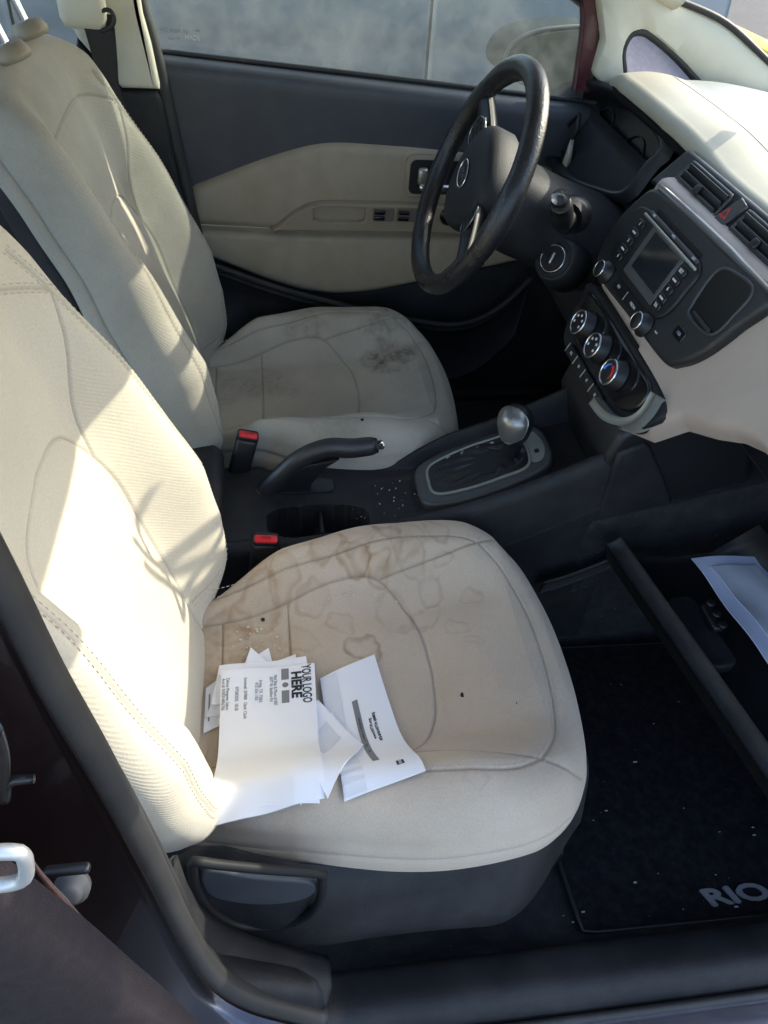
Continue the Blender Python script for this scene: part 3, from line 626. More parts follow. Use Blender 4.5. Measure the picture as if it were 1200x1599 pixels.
part('loop', tube(lp, .0032, 12), ALU, STK); part('plate', box(c0+[-.035, 0, 0], (.006, .03, .06), .002), ALU, STK)
bp_ = at(112, 1388, 'y', -.755)
part('pillar_bolt', lathe(Frame(bp_, (1, 0, 0), (0, .5, .87), (0, -.87, .5)), [(.010, -.004), (.010, .001), (.007, .002), (.0065, .006), (.003, .007)], 20), mat('dark oily bolt', (.10, .10, .10), .3, metal=.9, var=.3, vscale=200))
part('pillar_bracket', box(at(105, 1358, 'y', -.755), (.024, .006, .005), .0015), mat('dark bracket', (.06, .06, .06), .4, metal=.8))
hk = spline(pxs([(-12, 1140), (2, 1185), (6, 1250), (14, 1222), (54, 1216)], 'y', -.77), 24); part('hinge_arm', tube(hk, np.linspace(.0038, .0020, 24), 10), mat('dirty hinge steel', (.05, .05, .048), .35, metal=.8, dust=.5, dustcol=(.04,.035,.03), dscale=120))
# roof with headlining, header, side rails (out of frame; they shade the seats)
gx = np.linspace(-1.0, .56, 40); gy = np.linspace(-.58, .58, 24); X, Y = np.meshgrid(gx, gy, indexing='ij')
Z = 1.25-.12*Y**2-.13*sstep(.25, .60, X)
part('roof_panel', sheet(np.stack([X, Y, Z], -1)[:, ::-1], th=-.03), PLASL)
for s, n_ in ((-1, 'cant_rail'), (1, 'cant_rail')):
    rail = spline([(-1.0, .60*s, 1.12), (-.4, .60*s, 1.145), (0, .60*s, 1.145), (.33, .605*s, 1.115), (.56, .61*s, 1.09)], 30)
    rail = np.c_[rail[:, :2], rail[:, 2]+(.0 if s > 0 else .06)]
    part(n_, ribbon(rail, (0, .5*s, -.85), .13 if s > 0 else .085, .03, .01), PLASL)
ap = spline([(.56, -.61, 1.06), (.75, -.63, .98), (1.0, -.66, .86), (1.35, -.69, .73)], 30)
ap2 = spline([(.50, .61, 1.04), (.70, .635, .965), (.86, .66, .90)], 20); part('a_pillar', tube(ap2, np.linspace(.035, .03, 20), 14), PLASL)
part('header_trim', box((.565, 0, 1.088), (.06, 1.24, .112), .02), mat('brown grey header trim', (.06, .045, .045), .7))
part('a_pillar', tube(ap, np.linspace(.045, .05, 30), 14), PLASL)

# driver-side A pillar with quarter window: slab with hole built of an outer and inner outline
def ring_slab(outer, inner, y0, y1, n=120, yo=None):
    O = resample(outer, n, True); I = resample(inner, n, True)
    # align by angle
    c = I.mean(0); ang = lambda Q: np.unwrap(np.arctan2(Q[:, 1]-c[1], Q[:, 0]-c[0]))
    th = np.linspace(-math.pi, math.pi, n, endpoint=False)
    def byang(Q):
        Q = resample(Q, 900, True); a = np.arctan2(Q[:, 1]-c[1], Q[:, 0]-c[0]); o = np.argsort(a); return np.stack([np.interp(th, a[o], Q[o, k], period=2*math.pi) for k in (0, 1)], 1)
    O, I = byang(np.array(outer, float)), byang(np.array(inner, float)); rows = []
    for f, y in ((0, y1), (0, y0), (.08, y0-.006), (.5, y0-.012), (.9, y0-.008), (1, y0), (1, y1)):
        Q = O+(I-O)*f; rows.append(np.c_[Q[:, 0], np.full(n, y), Q[:, 1]])
    V = np.vstack(rows); F = gridF(len(rows), n, False, True).tolist(); F += [[a, a-n*6, (a-n*6-(len(rows)-7)*n)] for a in []]
    return V, F
pz = lambda l, y: [tuple(at(*p, 'y', y)[[0, 2]]) for p in l]
outer = pz([(935, -160), (935, 0), (943, 60), (928, 118), (960, 150), (1010, 160), (1090, 190), (1210, 240), (1300, 250), (1300, 165), (1200, 97), (1130, 36), (1052, 0), (900, -160)], .66)
inner = pz([(975, 112), (973, 80), (985, 55), (1002, 50), (1020, 58), (1060, 93), (1098, 138), (1110, 165), (980, 140)], .66)
part('a_pillar_trim', ring_slab(outer, spline(inner, 40, True), .66, .70), PLASL, sharp=40)
sq = spline(inner, 80, True); part('quarter_window_seal', tube(np.c_[sq[:, 0], np.full(80, .662), sq[:, 1]], .0075, 8, True), RUBBER)
cq = sq.mean(0); V = np.r_[np.c_[sq[:, 0], np.full(80, .69), sq[:, 1]], [[cq[0], .69, cq[1]]]]
V2 = V+np.array([0, .004, 0]); part('quarter_glass', (np.r_[V, V2], [[i, (i+1) % 80, 80] for i in range(80)]+[[81+(i+1) % 80, 81+i, 161] for i in range(80)]+[[i, i+81, (i+1) % 80+81, (i+1) % 80] for i in range(80)]), G_Q, smooth=False)
# windscreen: sheet from cowl to header
P = np.array([[(1.42-.84*t, y*(1-.12*t), .72+.36*t+.04*math.sin(t*math.pi)) for t in np.linspace(0, 1, 12)] for y in np.linspace(-.70, .70, 12)])
part('windscreen', sheet(P, th=.004), G_W, smooth=False)
hd = spline(pxs([(1052, -2), (1132, 34), (1200, 95), (1300, 190)], 'y', .655), 24); part('windscreen_seal', tube(hd, .006, 8), RUBBER)
# made-up strands, unseen, added to throw the hooked shadow on the near backrest
sh_l = [[(500, 980), (525, 1080), (560, 1200)], [(490, 1110), (540, 1180), (600, 1215), (720, 1250)], [(520, 1205), (560, 1250), (640, 1290), (720, 1310)], [(600, 1220), (640, 1320), (670, 1400)], [(678, 1150), (682, 1280), (670, 1400)], [(672, 1150), (740, 1090), (820, 1035)]]
sv = np.array(sdir); HC = None
HC = empty('shadow_caster', (.93, .05, 1.02), 'looped cord added out of view to throw hooked shade on the near backrest', 'shadow caster')
for k_, l_ in enumerate(sh_l):
    q = np.array([on_plane(x/2.284, 350+y/2.284, PB.O+PB.Z*(.012 if k_ < 5 else .05), PB.Z)+sv*1.12 for x, y in l_])
    print('shadow caster', q[0]); part('caster_strand', tube(spline(q, 14), .0070 if k_ < 5 else .009, 8), PLASD, HC)
# driver B pillar: cream upper, dark lower, belt
pb = lambda l, y: [tuple(at(*p, 'y', y)[[0, 2]]) for p in l]
fy = Frame((0, 0, 0), (1, 0, 0), (0, 0, 1), (0, -1, 0))
part('b_pillar_upper_trim', prism(fy, resample(pb([(60, -80), (120, 60), (190, 139), (251, 141), (236, 70), (222, 20), (208, -80)], .62), 60, True), -.66, -.62, .010, 5), PLASL, sharp=50)
part('b_pillar_lower_trim', prism(fy, resample(pb([(120, 60), (190, 141), (251, 143), (275, 260), (305, 400), (325, 520), (200, 520), (100, 200)], .625), 70, True), -.665, -.625, .010, 5), PLAS, sharp=50)
sl_ = spline(pxs([(190, -120), (218, 0), (236, 60), (256, 140), (278, 240), (306, 360), (335, 480), (345, 560)], 'y', .645), 50)
part('door_seal', tube(sl_, .013, 12), RUBBER)
BE = empty('seat_belt', at(160, 30, 'y', .57), 'black webbing seat belt running down the driver side pillar from its anchor', 'seat belt')
bpth = spline(pxs([(150, 22), (157, 50), (165, 95), (170, 130), (185, 170), (200, 200)], 'y', .58), 30)
part('webbing', ribbon(bpth, (1, .15, 0), np.interp(np.linspace(0, 1, 30), [0, .35, 1], [.052, .040, .024]), .0015, .002), BELT, BE)
part('anchor_cover', box(at(128, 8, 'y', .585), (.075, .035, .07), .018), PLASL, BE)
part('anchor_loop', tube(spline(pxs([(132, 34), (150, 22), (168, 15), (178, 24), (176, 40), (160, 48)], 'y', .575), 24, ), .0035, 8), PLASD, BE)

# ------------------------------------------------------------------ driver door
DD = empty('driver_door', (.3, .72, -.1), 'driver door inside with slate upper, beige panel, switches and dirty window glass', 'car door')
def dy(x, z):                                   # inner skin of the door
    return .655+.030*sstep(.70, .735, z)+.012*sstep(.60, .45, z)
# upper slate panel
xs = np.linspace(-.085, .76, 90); P = np.zeros((90, 30, 3))
for i, x in enumerate(xs):
    zt = .757-.058*(x+.085)/.845; zb = .50; t = np.linspace(0, 1, 30); a = np.clip(t/.18, 0, 1)
    z = zt-.012*(1-np.cos(a*math.pi/2))-(zt-.012-zb)*np.clip((t-.12)/.88, 0, 1)
    y = .688-.042*np.sin(a*math.pi/2)+.012*t
    P[i] = np.c_[np.full(30, x), y, z]
part('upper_panel', sheet(P[:, ::-1], th=.004), PLASG, DD)
def door_band(xs_, top, bot, y0, depth, rnd=.014, nv=22, curve=0.0, pocket=None):
    n = len(xs_); t = np.linspace(0, 1, nv); P = np.zeros((n, nv, 3)); X0, X1 = xs_[0], xs_[-1]
    for i, x in enumerate(xs_):
        h = max(top[i]-bot[i], .002); dz = t*h; e = np.minimum(dz, h-dz); ex = min(x-X0, X1-x)
        f = np.sqrt(np.clip(1-(1-np.clip(e/rnd, 0, 1))**2, 0, 1))*math.sqrt(max(0, min(1, 1-(1-min(1, (ex+.001)/rnd))**2)))
        P[i] = np.c_[np.full(nv, x), y0-depth*f-curve*np.sin(t*math.pi), top[i]-dz]
    if pocket:
        cx_, cz_, w_, h_, d_ = pocket; P[..., 1] += d_*sstep(1.12, .90, (np.abs(P[..., 0]-cx_)/(w_/2))**6+(np.abs(P[..., 2]-cz_)/(h_/2))**6)
    return sheet(P[:, ::-1], th=.006)
# smoked strip between upper panel and beige insert
xs = np.linspace(.19, .80, 60); part('accent_strip', door_band(xs, np.interp(xs, [.19, .25, .32, .42, .55, .7, .8], [.630, .652, .664, .668, .664, .652, .640]), np.interp(xs, [.19, .3, .8], [.60, .60, .56]), .664, .006, .004), PLASD, DD)
# beige insert, upper pad
xs = np.linspace(-.05, .80, 150)
itop = np.interp(xs, [-.05, .083, .15, .20, .25, .387, .493, .7, .8], [.532, .588, .612, .626, .630, .625, .618, .59, .57])
k = np.ones(9)/9; itop = np.convolve(np.pad(itop, 4, mode='edge'), k, 'valid')
ibot = np.interp(xs, [-.05, .10, .8], [.452, .446, .446])
part('insert_pad', door_band(xs, itop, ibot, .668, .022, .022, 30, .004), PLASB, DD)
ib = np.interp(xs, [-.05, .1, .17, .243, .32, .416, .646, .8], [.395, .331, .308, .299, .306, .326, .381, .42]); ib = np.convolve(np.pad(ib, 4, mode='edge'), k, 'valid')
part('insert_lower', door_band(xs, ibot-.0025, ib, .668, .024, .016, 30, .004), PLASB, DD)
# armrest
xs = np.linspace(.105, .80, 300); at_ = np.interp(xs, [.105, .125, .150, .178, .21, .25, .8], [.452, .468, .490, .508, .516, .517, .512])
part('armrest', door_band(xs, at_, np.full(300, .4495), .655, .026, .008, 50, pocket=(.247, .4895, .105, .032, .034)), mat('grubby armrest plastic', (.26, .215, .155), .5, bump=.3, dust=.4, dscale=9, dustcol=(.17,.13,.09)), DD)
fa = Frame((0, .6275, 0), (1, 0, 0), (0, 0, 1), (0, -1, 0))
for x in (.333, .383):
    sp_ = link('switch_panel', *prism(fa, rrect(x+.004, .492, .044, .026, .003), -.002, .002, .001), mat('taupe switch trim', (.12, .10, .085), .5), DD)
    for dz in (-.006, .006): link('window_switch', *prism(fa, rrect(x-.004, .492+dz, .022, .009, .002), 0, .006, .002), GLOSSB, sp_)
kn = link('mirror_knob', *lathe(Frame(fa(.474, .492, 0), (1, 0, 0), (0, 0, 1), (0, -1, 0)), [(.0185, 0), (.0185, .003), (.012, .004), (.011, .010), (.006, .011)], 28), GLOSSB, DD)
# handle recess
fh = Frame((0, .6405, 0), (1, 0, 0), (0, 0, 1), (0, -1, 0))
hc = link('handle_bezel', *prism(fh, rrect(.452, .566, .150, .085, .018, 6), -.003, .0025, .002), PLASB, DD)
link('handle_recess', *prism(fh, rrect(.452, .566, .132, .068, .013, 6), 0, .0032, .001), PLASD, hc)
link('handle_lever', *box((.458, .630, .549), (.104, .012, .014), .006), CHROME, hc)
link('handle_shell', *box((.412, .632, .570), (.020, .012, .034), .006), SATIN, hc)
link('lock_tab', *box((.430, .630, .573), (.010, .010, .024), .004), RED, hc)
# lower map pocket / black lower trim
xs = np.linspace(-.05, .85, 80); lt = np.interp(xs, [-.05, .1, .243, .416, .646, .85], [.40, .335, .303, .330, .385, .43])
part('lower_panel', door_band(xs, lt, np.full(80, .02), .672, .004, .01, 20), PLAS, DD)
pk = spline([(-.03, .60, .402), (.126, .60, .342), (.29, .60, .297), (.42, .602, .266), (.52, .603, .255), (.60, .605, .29), (.67, .61, .37)], 60)
part('map_pocket', ribbon(pk, (0, -.55, .85), .018, .012, .003), PLAS, DD)
G = np.stack([pk+np.array([0, .0, -.008]), pk+np.array([0, .004, -.06]), pk+np.array([0, .02, -.16])], 1); part('pocket_wall', sheet(G, th=.004), PLAS, DD)
# window glass, frame
P = np.array([[(x, .700-.0*z-.10*(z-.72)*.6, z) for z in np.linspace(.66, 1.02, 10)] for x in np.linspace(-.16, .735, 20)])
part('window_glass', sheet(P, th=.004), G_DOOR, DD, smooth=False)
wl = spline([(-.09, .683, .7605), (.2, .683, .742), (.5, .684, .722), (.76, .686, .703)], 30); part('belt_seal', tube(wl, .0045, 8), RUBBER, DD)
fr_ = spline(pxs([(890, -120), (905, -60), (917, 20), (912, 80), (903, 140)], 'y', .70), 24)
part('window_frame', ribbon(fr_, (1, .1, 0), .030, .02, .002), mat('maroon frame paint', (.10, .025, .03), .35, coat=.5), DD)
fr2 = spline(pxs([(925, -120), (935, -60), (944, 20), (934, 80), (921, 140)], 'y', .69), 24); part('frame_rubber', tube(fr2, .012, 10), RUBBER, DD)
fg = Frame(at(290, 55, 'y', .694), (1, 0, 0), (0, .06, 1), (0, -1, 0))
text('TGS  002M  (E)', fg, -.02, .006, .008, INKG, DD, 'glass_mark'); text('MADE', fg, .012, -.004, .010, WHITEP, DD, 'glass_mark'); text('AS2 M54', fg, -.02, -.006, .006, INKG, DD, 'glass_mark')
cg = text('KIA', fg, .022, .008, .005, INK, DD, 'glass_mark')
# top frame of the driver door + rear part out of view
part('window_frame', ribbon(spline([(-.20, .64, 1.02), (.2, .645, 1.03), (.45, .66, .99), (.70, .69, .88)], 30), (0, .3, -1), .05, .03, .004), MAROON, DD)
# mirror outside
mf = Frame(at(868, 100, 'y', .93), (1, .25, 0), (0, 0, 1), (.25, -1, 0)); 
mo = [mf.px(*p) for p in [(795, 108), (800, 78), (825, 55), (870, 44), (930, 45), (960, 80), (950, 135), (880, 150), (820, 130)]]
mm = link('side_mirror', *prism(mf, spline(mo, 50, True), -.09, .0, .012, 5), mat('olive dark mirror shell', (.016, .017, .012), .75, spec=.2), DD)
mo2 = np.array(mo); c = mo2.mean(0); link('mirror_glass', *prism(mf, spline(c+(mo2-c)*.90, 50, True), -.001, .0015, .001), mat('murky mirror glass', (.10, .115, .085), .25, metal=.3, var=.4, vscale=20), mm)
rim = spline(mo2, 60, True); link('mirror_rim', *tube(mf(np.c_[rim, np.full(60, -.004)]), .004, 8, True), mat('mirror rim', (.14, .13, .10), .4), mm)

# rear driver-side door beyond the front seat
RD = empty('rear_door', (-.55, .72, -.1), 'dark rear door behind the driver seat with a bluish window', 'car door')
part('panel', box((-.57, .70, .36), (.80, .06, .74), .02), PLAS, RD)
P = np.array([[(x, .70, z) for z in (.70, 1.02)] for x in (-.95, -.2)]); part('glass', sheet(P, th=.004), G_C, RD, smooth=False)

# ------------------------------------------------------------------ centre console
CC = empty('centre_console', (.3, .03, 0), 'charcoal plastic console between the seats with cup holder and dusty tray', 'centre console')
ye0, ye1 = -.078, .105
def edge_z(x): return np.interp(x, [-.2, 0, .09, .19, .28, .37, .46, .54, .63, .70, .80, 1.0], [.262, .262, .262, .276, .297, .322, .357, .398, .450, .49, .53, .55])
def deck_z(x): return np.interp(x, [-.2, .05, .26, .33, .37, .45, .54, .60, .66, .8], [.255, .256, .258, .262, .272, .306, .345, .36, .33, .33])
xs = np.linspace(-.16, .64, 330); ys = np.linspace(ye0, ye1, 84); X, Y = np.meshgrid(xs, ys, indexing='ij')
Zd = deck_z(X); Ze = edge_z(X)
wall_n = sstep(ye0+.016, ye0+.004, Y); wall_f = sstep(ye1-.016, ye1-.004, Y)
Z = Zd+(np.maximum(Ze, Zd)-Zd)*wall_n+(np.maximum(Ze-.004, Zd)-Zd)*wall_f*sstep(.26, .40, X)
cup = ((np.abs(X-.162)/.082)**3.0+(np.abs(Y+.026)/.036)**3.0)
Z -= .075*sstep(1.08, .86, cup)
Z += .028*np.exp(-((X-.168)/.012)**6)*sstep(1.0, .7, cup)*sstep(-.02, -.005, -Y*0+(-.02-Y)*0+.0)  # rib placeholder, zero height
dip = ((np.abs(X-.300)/.045)**4+(np.abs(Y-.015)/.055)**4); Z -= .003*sstep(1.2, .5, dip)
mats = PLAS
# roll over rounded shoulders down to floor on both sides
rows = []
n1 = [(-.004, .003), (-.009, .010), (-.012, .022), (-.014, .05), (-.016, .10), (-.0165, .104), (-.020, .106), (-.022, .16), (-.03, .5)]
for o, dz in n1[::-1]:
    z = np.maximum(Ze[:, 0]-dz, -.005) if dz < .5 else np.full(len(xs), -.005)
    rows.append(np.stack([xs, np.full(len(xs), ye0+o), z], -1))
for j in range(len(ys)): rows.append(np.stack([X[:, j], Y[:, j], Z[:, j]], -1))
for o, dz in [(-.004, .003), (-.009, .010), (-.012, .03), (-.014, .08), (-.03, .5)]:
    z = np.maximum(Z[:, -1]-dz, -.005) if dz < .5 else np.full(len(xs), -.005)
    rows.append(np.stack([xs, np.full(len(xs), ye1-o), z], -1))
G = np.stack(rows, 1); nu, nv = G.shape[:2]; part('body', (G.reshape(-1, 3), gridF(nu, nv)), PLAS, CC, sharp=50)
# forward side cheek that meets the dash, with end edge sloping down/forward
ck = resample([(.60, .44), (.64, .462), (.70, .373), (.78, .22), (.84, .02), (.60, .02)], 60, True)
part('front_cheek', prism(fy, ck, -.10, .0985, .006, 3), PLAS, CC, sharp=50)
part('front_cheek', prism(fy, [(.62, .02), (.62, .40), (.70, .36), (.80, .2), (.9, .02)], .06, .066, .002, 2), PLASD, CC) if False else None
part('footwell_pad', prism(fy, resample([(.60, .0), (.585, .30), (.66, .32), (.95, .40), (1.1, .40), (1.1, 0)], 50, True), -.08, .104, .006, 3), CARPET, CC, sharp=50)
gst = spline(pxs([(845, 915), (880, 905), (925, 888), (975, 868)], 'y', -.125), 20); part('kick_strip', ribbon(gst, (0, -.3, 1), .034, .006, .002), mat('matt dark strip', (.035, .034, .035), .8), CC)
# rear box of the console (arm rest end)
part('rear_box', box((-.07, .045, .262), (.16, .17, .085), .015), PLAS, CC)
part('rear_tray', box((.02, .105, .235), (.13, .05, .03), .01), PLASD, CC)
# card rib inside the cup holder
part('cup_divider', box((.168, -.015, .222), (.006, .05, .045), .002), PLASD, CC)
# handbrake gaiter slot
part('brake_slot', prism(Frame((0, 0, .2585), (1, 0, 0), (0, 1, 0), (0, 0, 1)), rrect(.145, .058, .10, .034, .012), 0, .0015, .0008), PLASD, CC)
# dusty crumbs on the tray
VV = []
for i in range(44):
    x = random.uniform(.22, .36); y = random.uniform(-.03, .07); s = random.choice((.0008, .001, .0014, .0022)) ; VV.append(box((x, y, float(deck_z(x))-.004+s), (s, s*1.3, s*.8), s*.3))
tag(link('tray_crumbs', *join(VV), CRUMB, None, kind='stuff'), 'light crumbs scattered on the console tray behind the gear lever', 'crumbs')
# shifter bezel on the sloping deck
ta = math.atan2(.351-.267, .535-.332)
FS = Frame((.435, .030, .313), (math.cos(ta), 0, math.sin(ta)), (0, 1, 0), (-math.sin(ta), 0, math.cos(ta)))
bz = spline([(-.112, .0), (-.105, .045), (-.06, .066), (.0, .072), (.07, .070), (.112, .052), (.122, 0), (.112, -.045), (.07, -.062), (0, -.068), (-.06, -.064), (-.105, -.045)], 70, True)
GS = empty('gear_shift', FS.O, 'automatic gear lever with silver knob standing in its grey oval surround', 'gear lever')
part('surround', prism(FS, bz, -.03, .004, .006, 4), mat('satin charcoal surround', (.055, .058, .058), .4, rvar=.05), GS, sharp=50)
part('shift_gate', prism(FS, spline([(-.088, 0), (-.08, .036), (-.03, .05), (.03, .052), (.075, .045), (.085, 0), (.075, -.04), (.03, -.046), (-.03, -.046), (-.08, -.034)], 60, True), 0, .006, .002), PLASD, GS)
part('inner_bezel', tube(FS(np.c_[spline([(-.088, 0), (-.08, .036), (-.03, .05), (.03, .052), (.075, .045), (.085, 0), (.075, -.04), (.03, -.046), (-.03, -.046), (-.08, -.034)], 60, True), np.full(60, .005)]), .0030, 8, True), GREENG, GS)
part('front_plate', prism(FS, spline([(.080, .0), (.084, .035), (.104, .038), (.113, .0), (.104, -.032), (.084, -.032)], 40, True), .002, .0055, .001), GREENG, GS)
part('lock_button', prism(FS, rrect(.098, -.012, .008, .010, .001), 0, .006, .001), PLASD, GS)
for i, ch in enumerate('LDNRP'):
    text(ch, FS, -.045+i*.026, .041, .009, WHITEP, GS, 'gear_letter', z=.0064, rot=R(-90))
text('+', FS, -.018, .048, .006, WHITEP, GS, 'gear_letter', z=.0064)
# boot: gathered leather cone to the lever base
kb = at(797, 724, 'y', .030); kl = [float((kb-FS.O)@a_) for a_ in (FS.X, FS.Y, FS.Z)]; rows = []
for k_, f in enumerate(np.linspace(0, 1, 30)):
    a = np.arange(84)*2*math.pi/84; rx = .070*(1-f)**1.15+.012; ry = .034*(1-f)**1.1+.011
    fold = 1+.11*math.sin(f*math.pi)*np.sin(8*a+4*f)+.07*math.sin(f*math.pi)*np.sin(5*a-3*f)
    rows.append(FS(np.c_[kl[0]*f**1.2+rx*fold*np.cos(a), kl[1]*f+ry*fold*np.sin(a), np.full(84, .006+(kl[2]-.006)*f**1.05+.010*math.sin(f*math.pi))+.0025*math.sin(f*math.pi)*np.sin(11*a+2)]))
part('boot', (np.vstack(rows), gridF(30, 84, False, True)), mat('soft black boot leather', (.016, .016, .018), .42, bump=.6, bscale=300, bdist=.0005), GS)
kp = at(805, 664, 'y', .030); up = kp-kb; up /= np.linalg.norm(up)
side_ = np.array([0, 1, 0.]); fk = Frame(kb, np.cross(side_, up), side_, up); hgt = np.linalg.norm(kp-kb)
part('lever_collar', lathe(fk, [(.012, -.006), (.0125, 0), (.0125, .006), (.0115, .010)], 24), SATIN, GS)
h_ = hgt; prof = [(.0125, .010), (.013, .020), (.0165, h_-.034), (.0225, h_-.022), (.0265, h_-.008), (.0282, h_+.005), (.0268, h_+.018), (.0205, h_+.028), (.0105, h_+.0325), (.0004, h_+.033)]
pr = spline(prof, 40); V, F = lathe(fk, [tuple(q) for q in pr], 40)
V = fk.O+(V-fk.O); kn = part('knob', (V, F), PLASD, GS)
# satin cap wrapping the camera-left side of the knob
cap = []; dk = np.array([-.75, -.62, .2]); ac = math.atan2(dk@fk.Y, dk@fk.X); th = np.linspace(ac-R(80), ac+R(80), 26)
for r_, z_ in [tuple(q) for q in spline(prof[3:], 28)]:
    tt = (z_-h_+.022)/.055; lim = np.interp(tt, [0, .3, .8, 1], [.25, .8, 1, 1]); a = (th-th.mean())*lim+th.mean()
    cap.append(fk(np.c_[(r_+.0009)*np.cos(a), (r_+.0009)*np.sin(a), np.full(26, z_+.0003)]))
link('knob_cap', *sheet(np.array(cap), th=.0006), mat('worn satin knob cap', (.26, .26, .25), .3, metal=.7, var=.2), kn)

# ------------------------------------------------------------------ handbrake
HB = empty('handbrake', (.11, .055, .25), 'black parking brake lever with chrome button pulled half up between the seats', 'handbrake')
hb = spline([at(*p, 'y', .055) for p in [(412, 770), (440, 742), (470, 716), (510, 700), (550, 700), (585, 696)]], 40)
rr = np.interp(np.linspace(0, 1, 40), [0, .3, .5, .8, .97, 1], [.018, .0165, .0165, .0175, .0165, .015])
V, F = tube(hb, rr, 18); V[:, 1] = .055+(V[:, 1]-.055)*.85; part('grip', (V, F), mat('satin black grip', (.02, .02, .022), .4, bump=.5, bscale=500), HB)
web = [at(*p, 'y', .055)[[0, 2]] for p in [(412, 770), (470, 722), (530, 712), (505, 728), (487, 750), (484, 778), (430, 792)]]
part('lever_web', prism(fy, [tuple(q) for q in web], -.066, -.044, .004, 2), PLASD, HB, sharp=40)
d = hb[-1]-hb[-4]; d /= np.linalg.norm(d)
part('button_collar', tube([hb[-1]+d*t for t in (0, .004, .006)], [.013, .013, .011], 18), PLASD, HB)
part('release_button', tube([hb[-1]+d*t for t in (.005, .014, .016)], [.0078, .0078, .005], 18), CHROME, HB)

# ------------------------------------------------------------------ buckles
def buckle(px1, px2, y, label, lean, w_=.036):
    top = at(*px1, 'y', y); bot = at(*px2, 'y', y); up = top-bot; H = np.linalg.norm(up); up /= H
    across = np.array([1, 0, 0.])-up*up[0]; across /= np.linalg.norm(across); th = np.cross(up, across)
    t = empty('seat_belt_buckle', bot, label, 'seat belt buckle', 'seat belt buckles beside the console')
    link('housing', *box((top+bot)/2, (w_, .024, H), .005, (across, th, up)), PLASD, t)
    link('housing_cap', *box(top+up*.004, (w_*.98, .0225, .010), .003, (across, th, up)), PLASD, t)
    b = link('release_button', *box(top+up*.007-th*0+np.array([0, -.004, .001]), (w_*.86, .014, .007), .0022, (across, th, up)), RED, t)
    text('PRESS', Frame(top+up*.0108+np.array([0, -.004, .001]), across, -th if th[1] < 0 else th, up), 0, 0, .006, mat('dark red print', (.35, .01, .01), .5), b)
    link('stalk', *tube([bot+up*.004, bot-up*.03+[0, 0, -.0], bot-up*.06], .009, 10), PLASD, t)
    return t
b1 = buckle((415, 845), (408, 898), -.102, 'belt buckle with red button beside the passenger cushion, nearer the camera', 0, .040)
b2 = buckle((387, 683), (372, 740), .112, 'belt buckle with red button beside the driver cushion, behind the handbrake', 0, .036)

# ------------------------------------------------------------------ steering wheel
SWC = np.array([.439, .352, .668]); ta = R(22); sup = np.array([math.sin(ta), 0, math.cos(ta)]); sn = np.array([-math.cos(ta), 0, math.sin(ta)])
rotw = R(-30)
SX = np.array([0, -1, 0.])*math.cos(rotw)+sup*math.sin(rotw); SY = sup*math.cos(rotw)-np.array([0, -1, 0.])*math.sin(rotw)
FW = Frame(SWC, SX, SY, sn)
SW = empty('steering_wheel', SWC, 'black leather steering wheel with worn shiny rim and three spokes', 'steering wheel')
a = np.linspace(0, 2*math.pi, 160, endpoint=False); rad = .178
ring = FW(np.c_[rad*np.cos(a), rad*np.sin(a), np.zeros(160)])
rt = .0172+.0022*np.exp(-((np.abs(np.angle(np.exp(1j*(a-R(35)))))/.25)**4))+.0022*np.exp(-((np.abs(np.angle(np.exp(1j*(a-R(145)))))/.25)**4))
for g_ in (12, 168, 215, 325): rt = rt-.0016*np.exp(-((np.angle(np.exp(1j*(a-R(g_)))))/.02)**2)
part('rim', tube(ring, rt, 22, True), LEATHER, SW)
# stitches on the inside of the lower-left and left grip
VV = []
for A in np.concatenate([np.arange(150, 300, 1.6), np.arange(20, 80, 1.6)]):
    r1 = rad-.0158; ca, sa = math.cos(R(A)), math.sin(R(A))
    c_ = FW(r1*ca, r1*sa, .002); VV.append(box(c_, (.0012, .0022, .008), .0004, (np.array(FW.X)*-sa+np.array(FW.Y)*ca, np.array(FW.X)*ca+np.array(FW.Y)*sa, FW.Z)))
link('rim_stitching', *join(VV), mat('black thread', (.035, .03, .028), .6), SW, kind='stuff')
hub = spline([(0, .068), (.05, .060), (.078, .035), (.080, -.005), (.066, -.045), (.035, -.078), (0, -.088), (-.035, -.078), (-.066, -.045), (-.080, -.005), (-.078, .035), (-.05, .060)], 80, True)
hubd = 0
hub = hub*1.06
FH = Frame(FW(0, .004, -.002), FW.X, FW.Y, FW.Z)
V, F, _, _ = pillow(hub, lambda x, y: .022-1.6*(x*x+y*y), .016, [(0, .01), (.0, .03), (-.012, .05)], [], na=80, nr=30, rng_c=(0, 0))
ab = part('airbag_cover', (FH(V), F), PLAS, SW)
V, F = prism(Frame(FH(0, .0, .022), FW.X, FW.Y, FW.Z), circ(0, 0, .026, 40, .017), 0, .0018, .0008); em = part('emblem', (V, F), PLASD, SW)
link('emblem_ring', *tube(FH(np.c_[np.array(circ(0, 0, .026, 40, .017)), np.full(40, .0235)]), .0014, 8, True), CHROME, em)
text('KIA', Frame(FH(0, 0, .0240), FW.X, FW.Y, FW.Z), 0, 0, .017, CHROME, em, 'emblem_letters', bold=.0004)
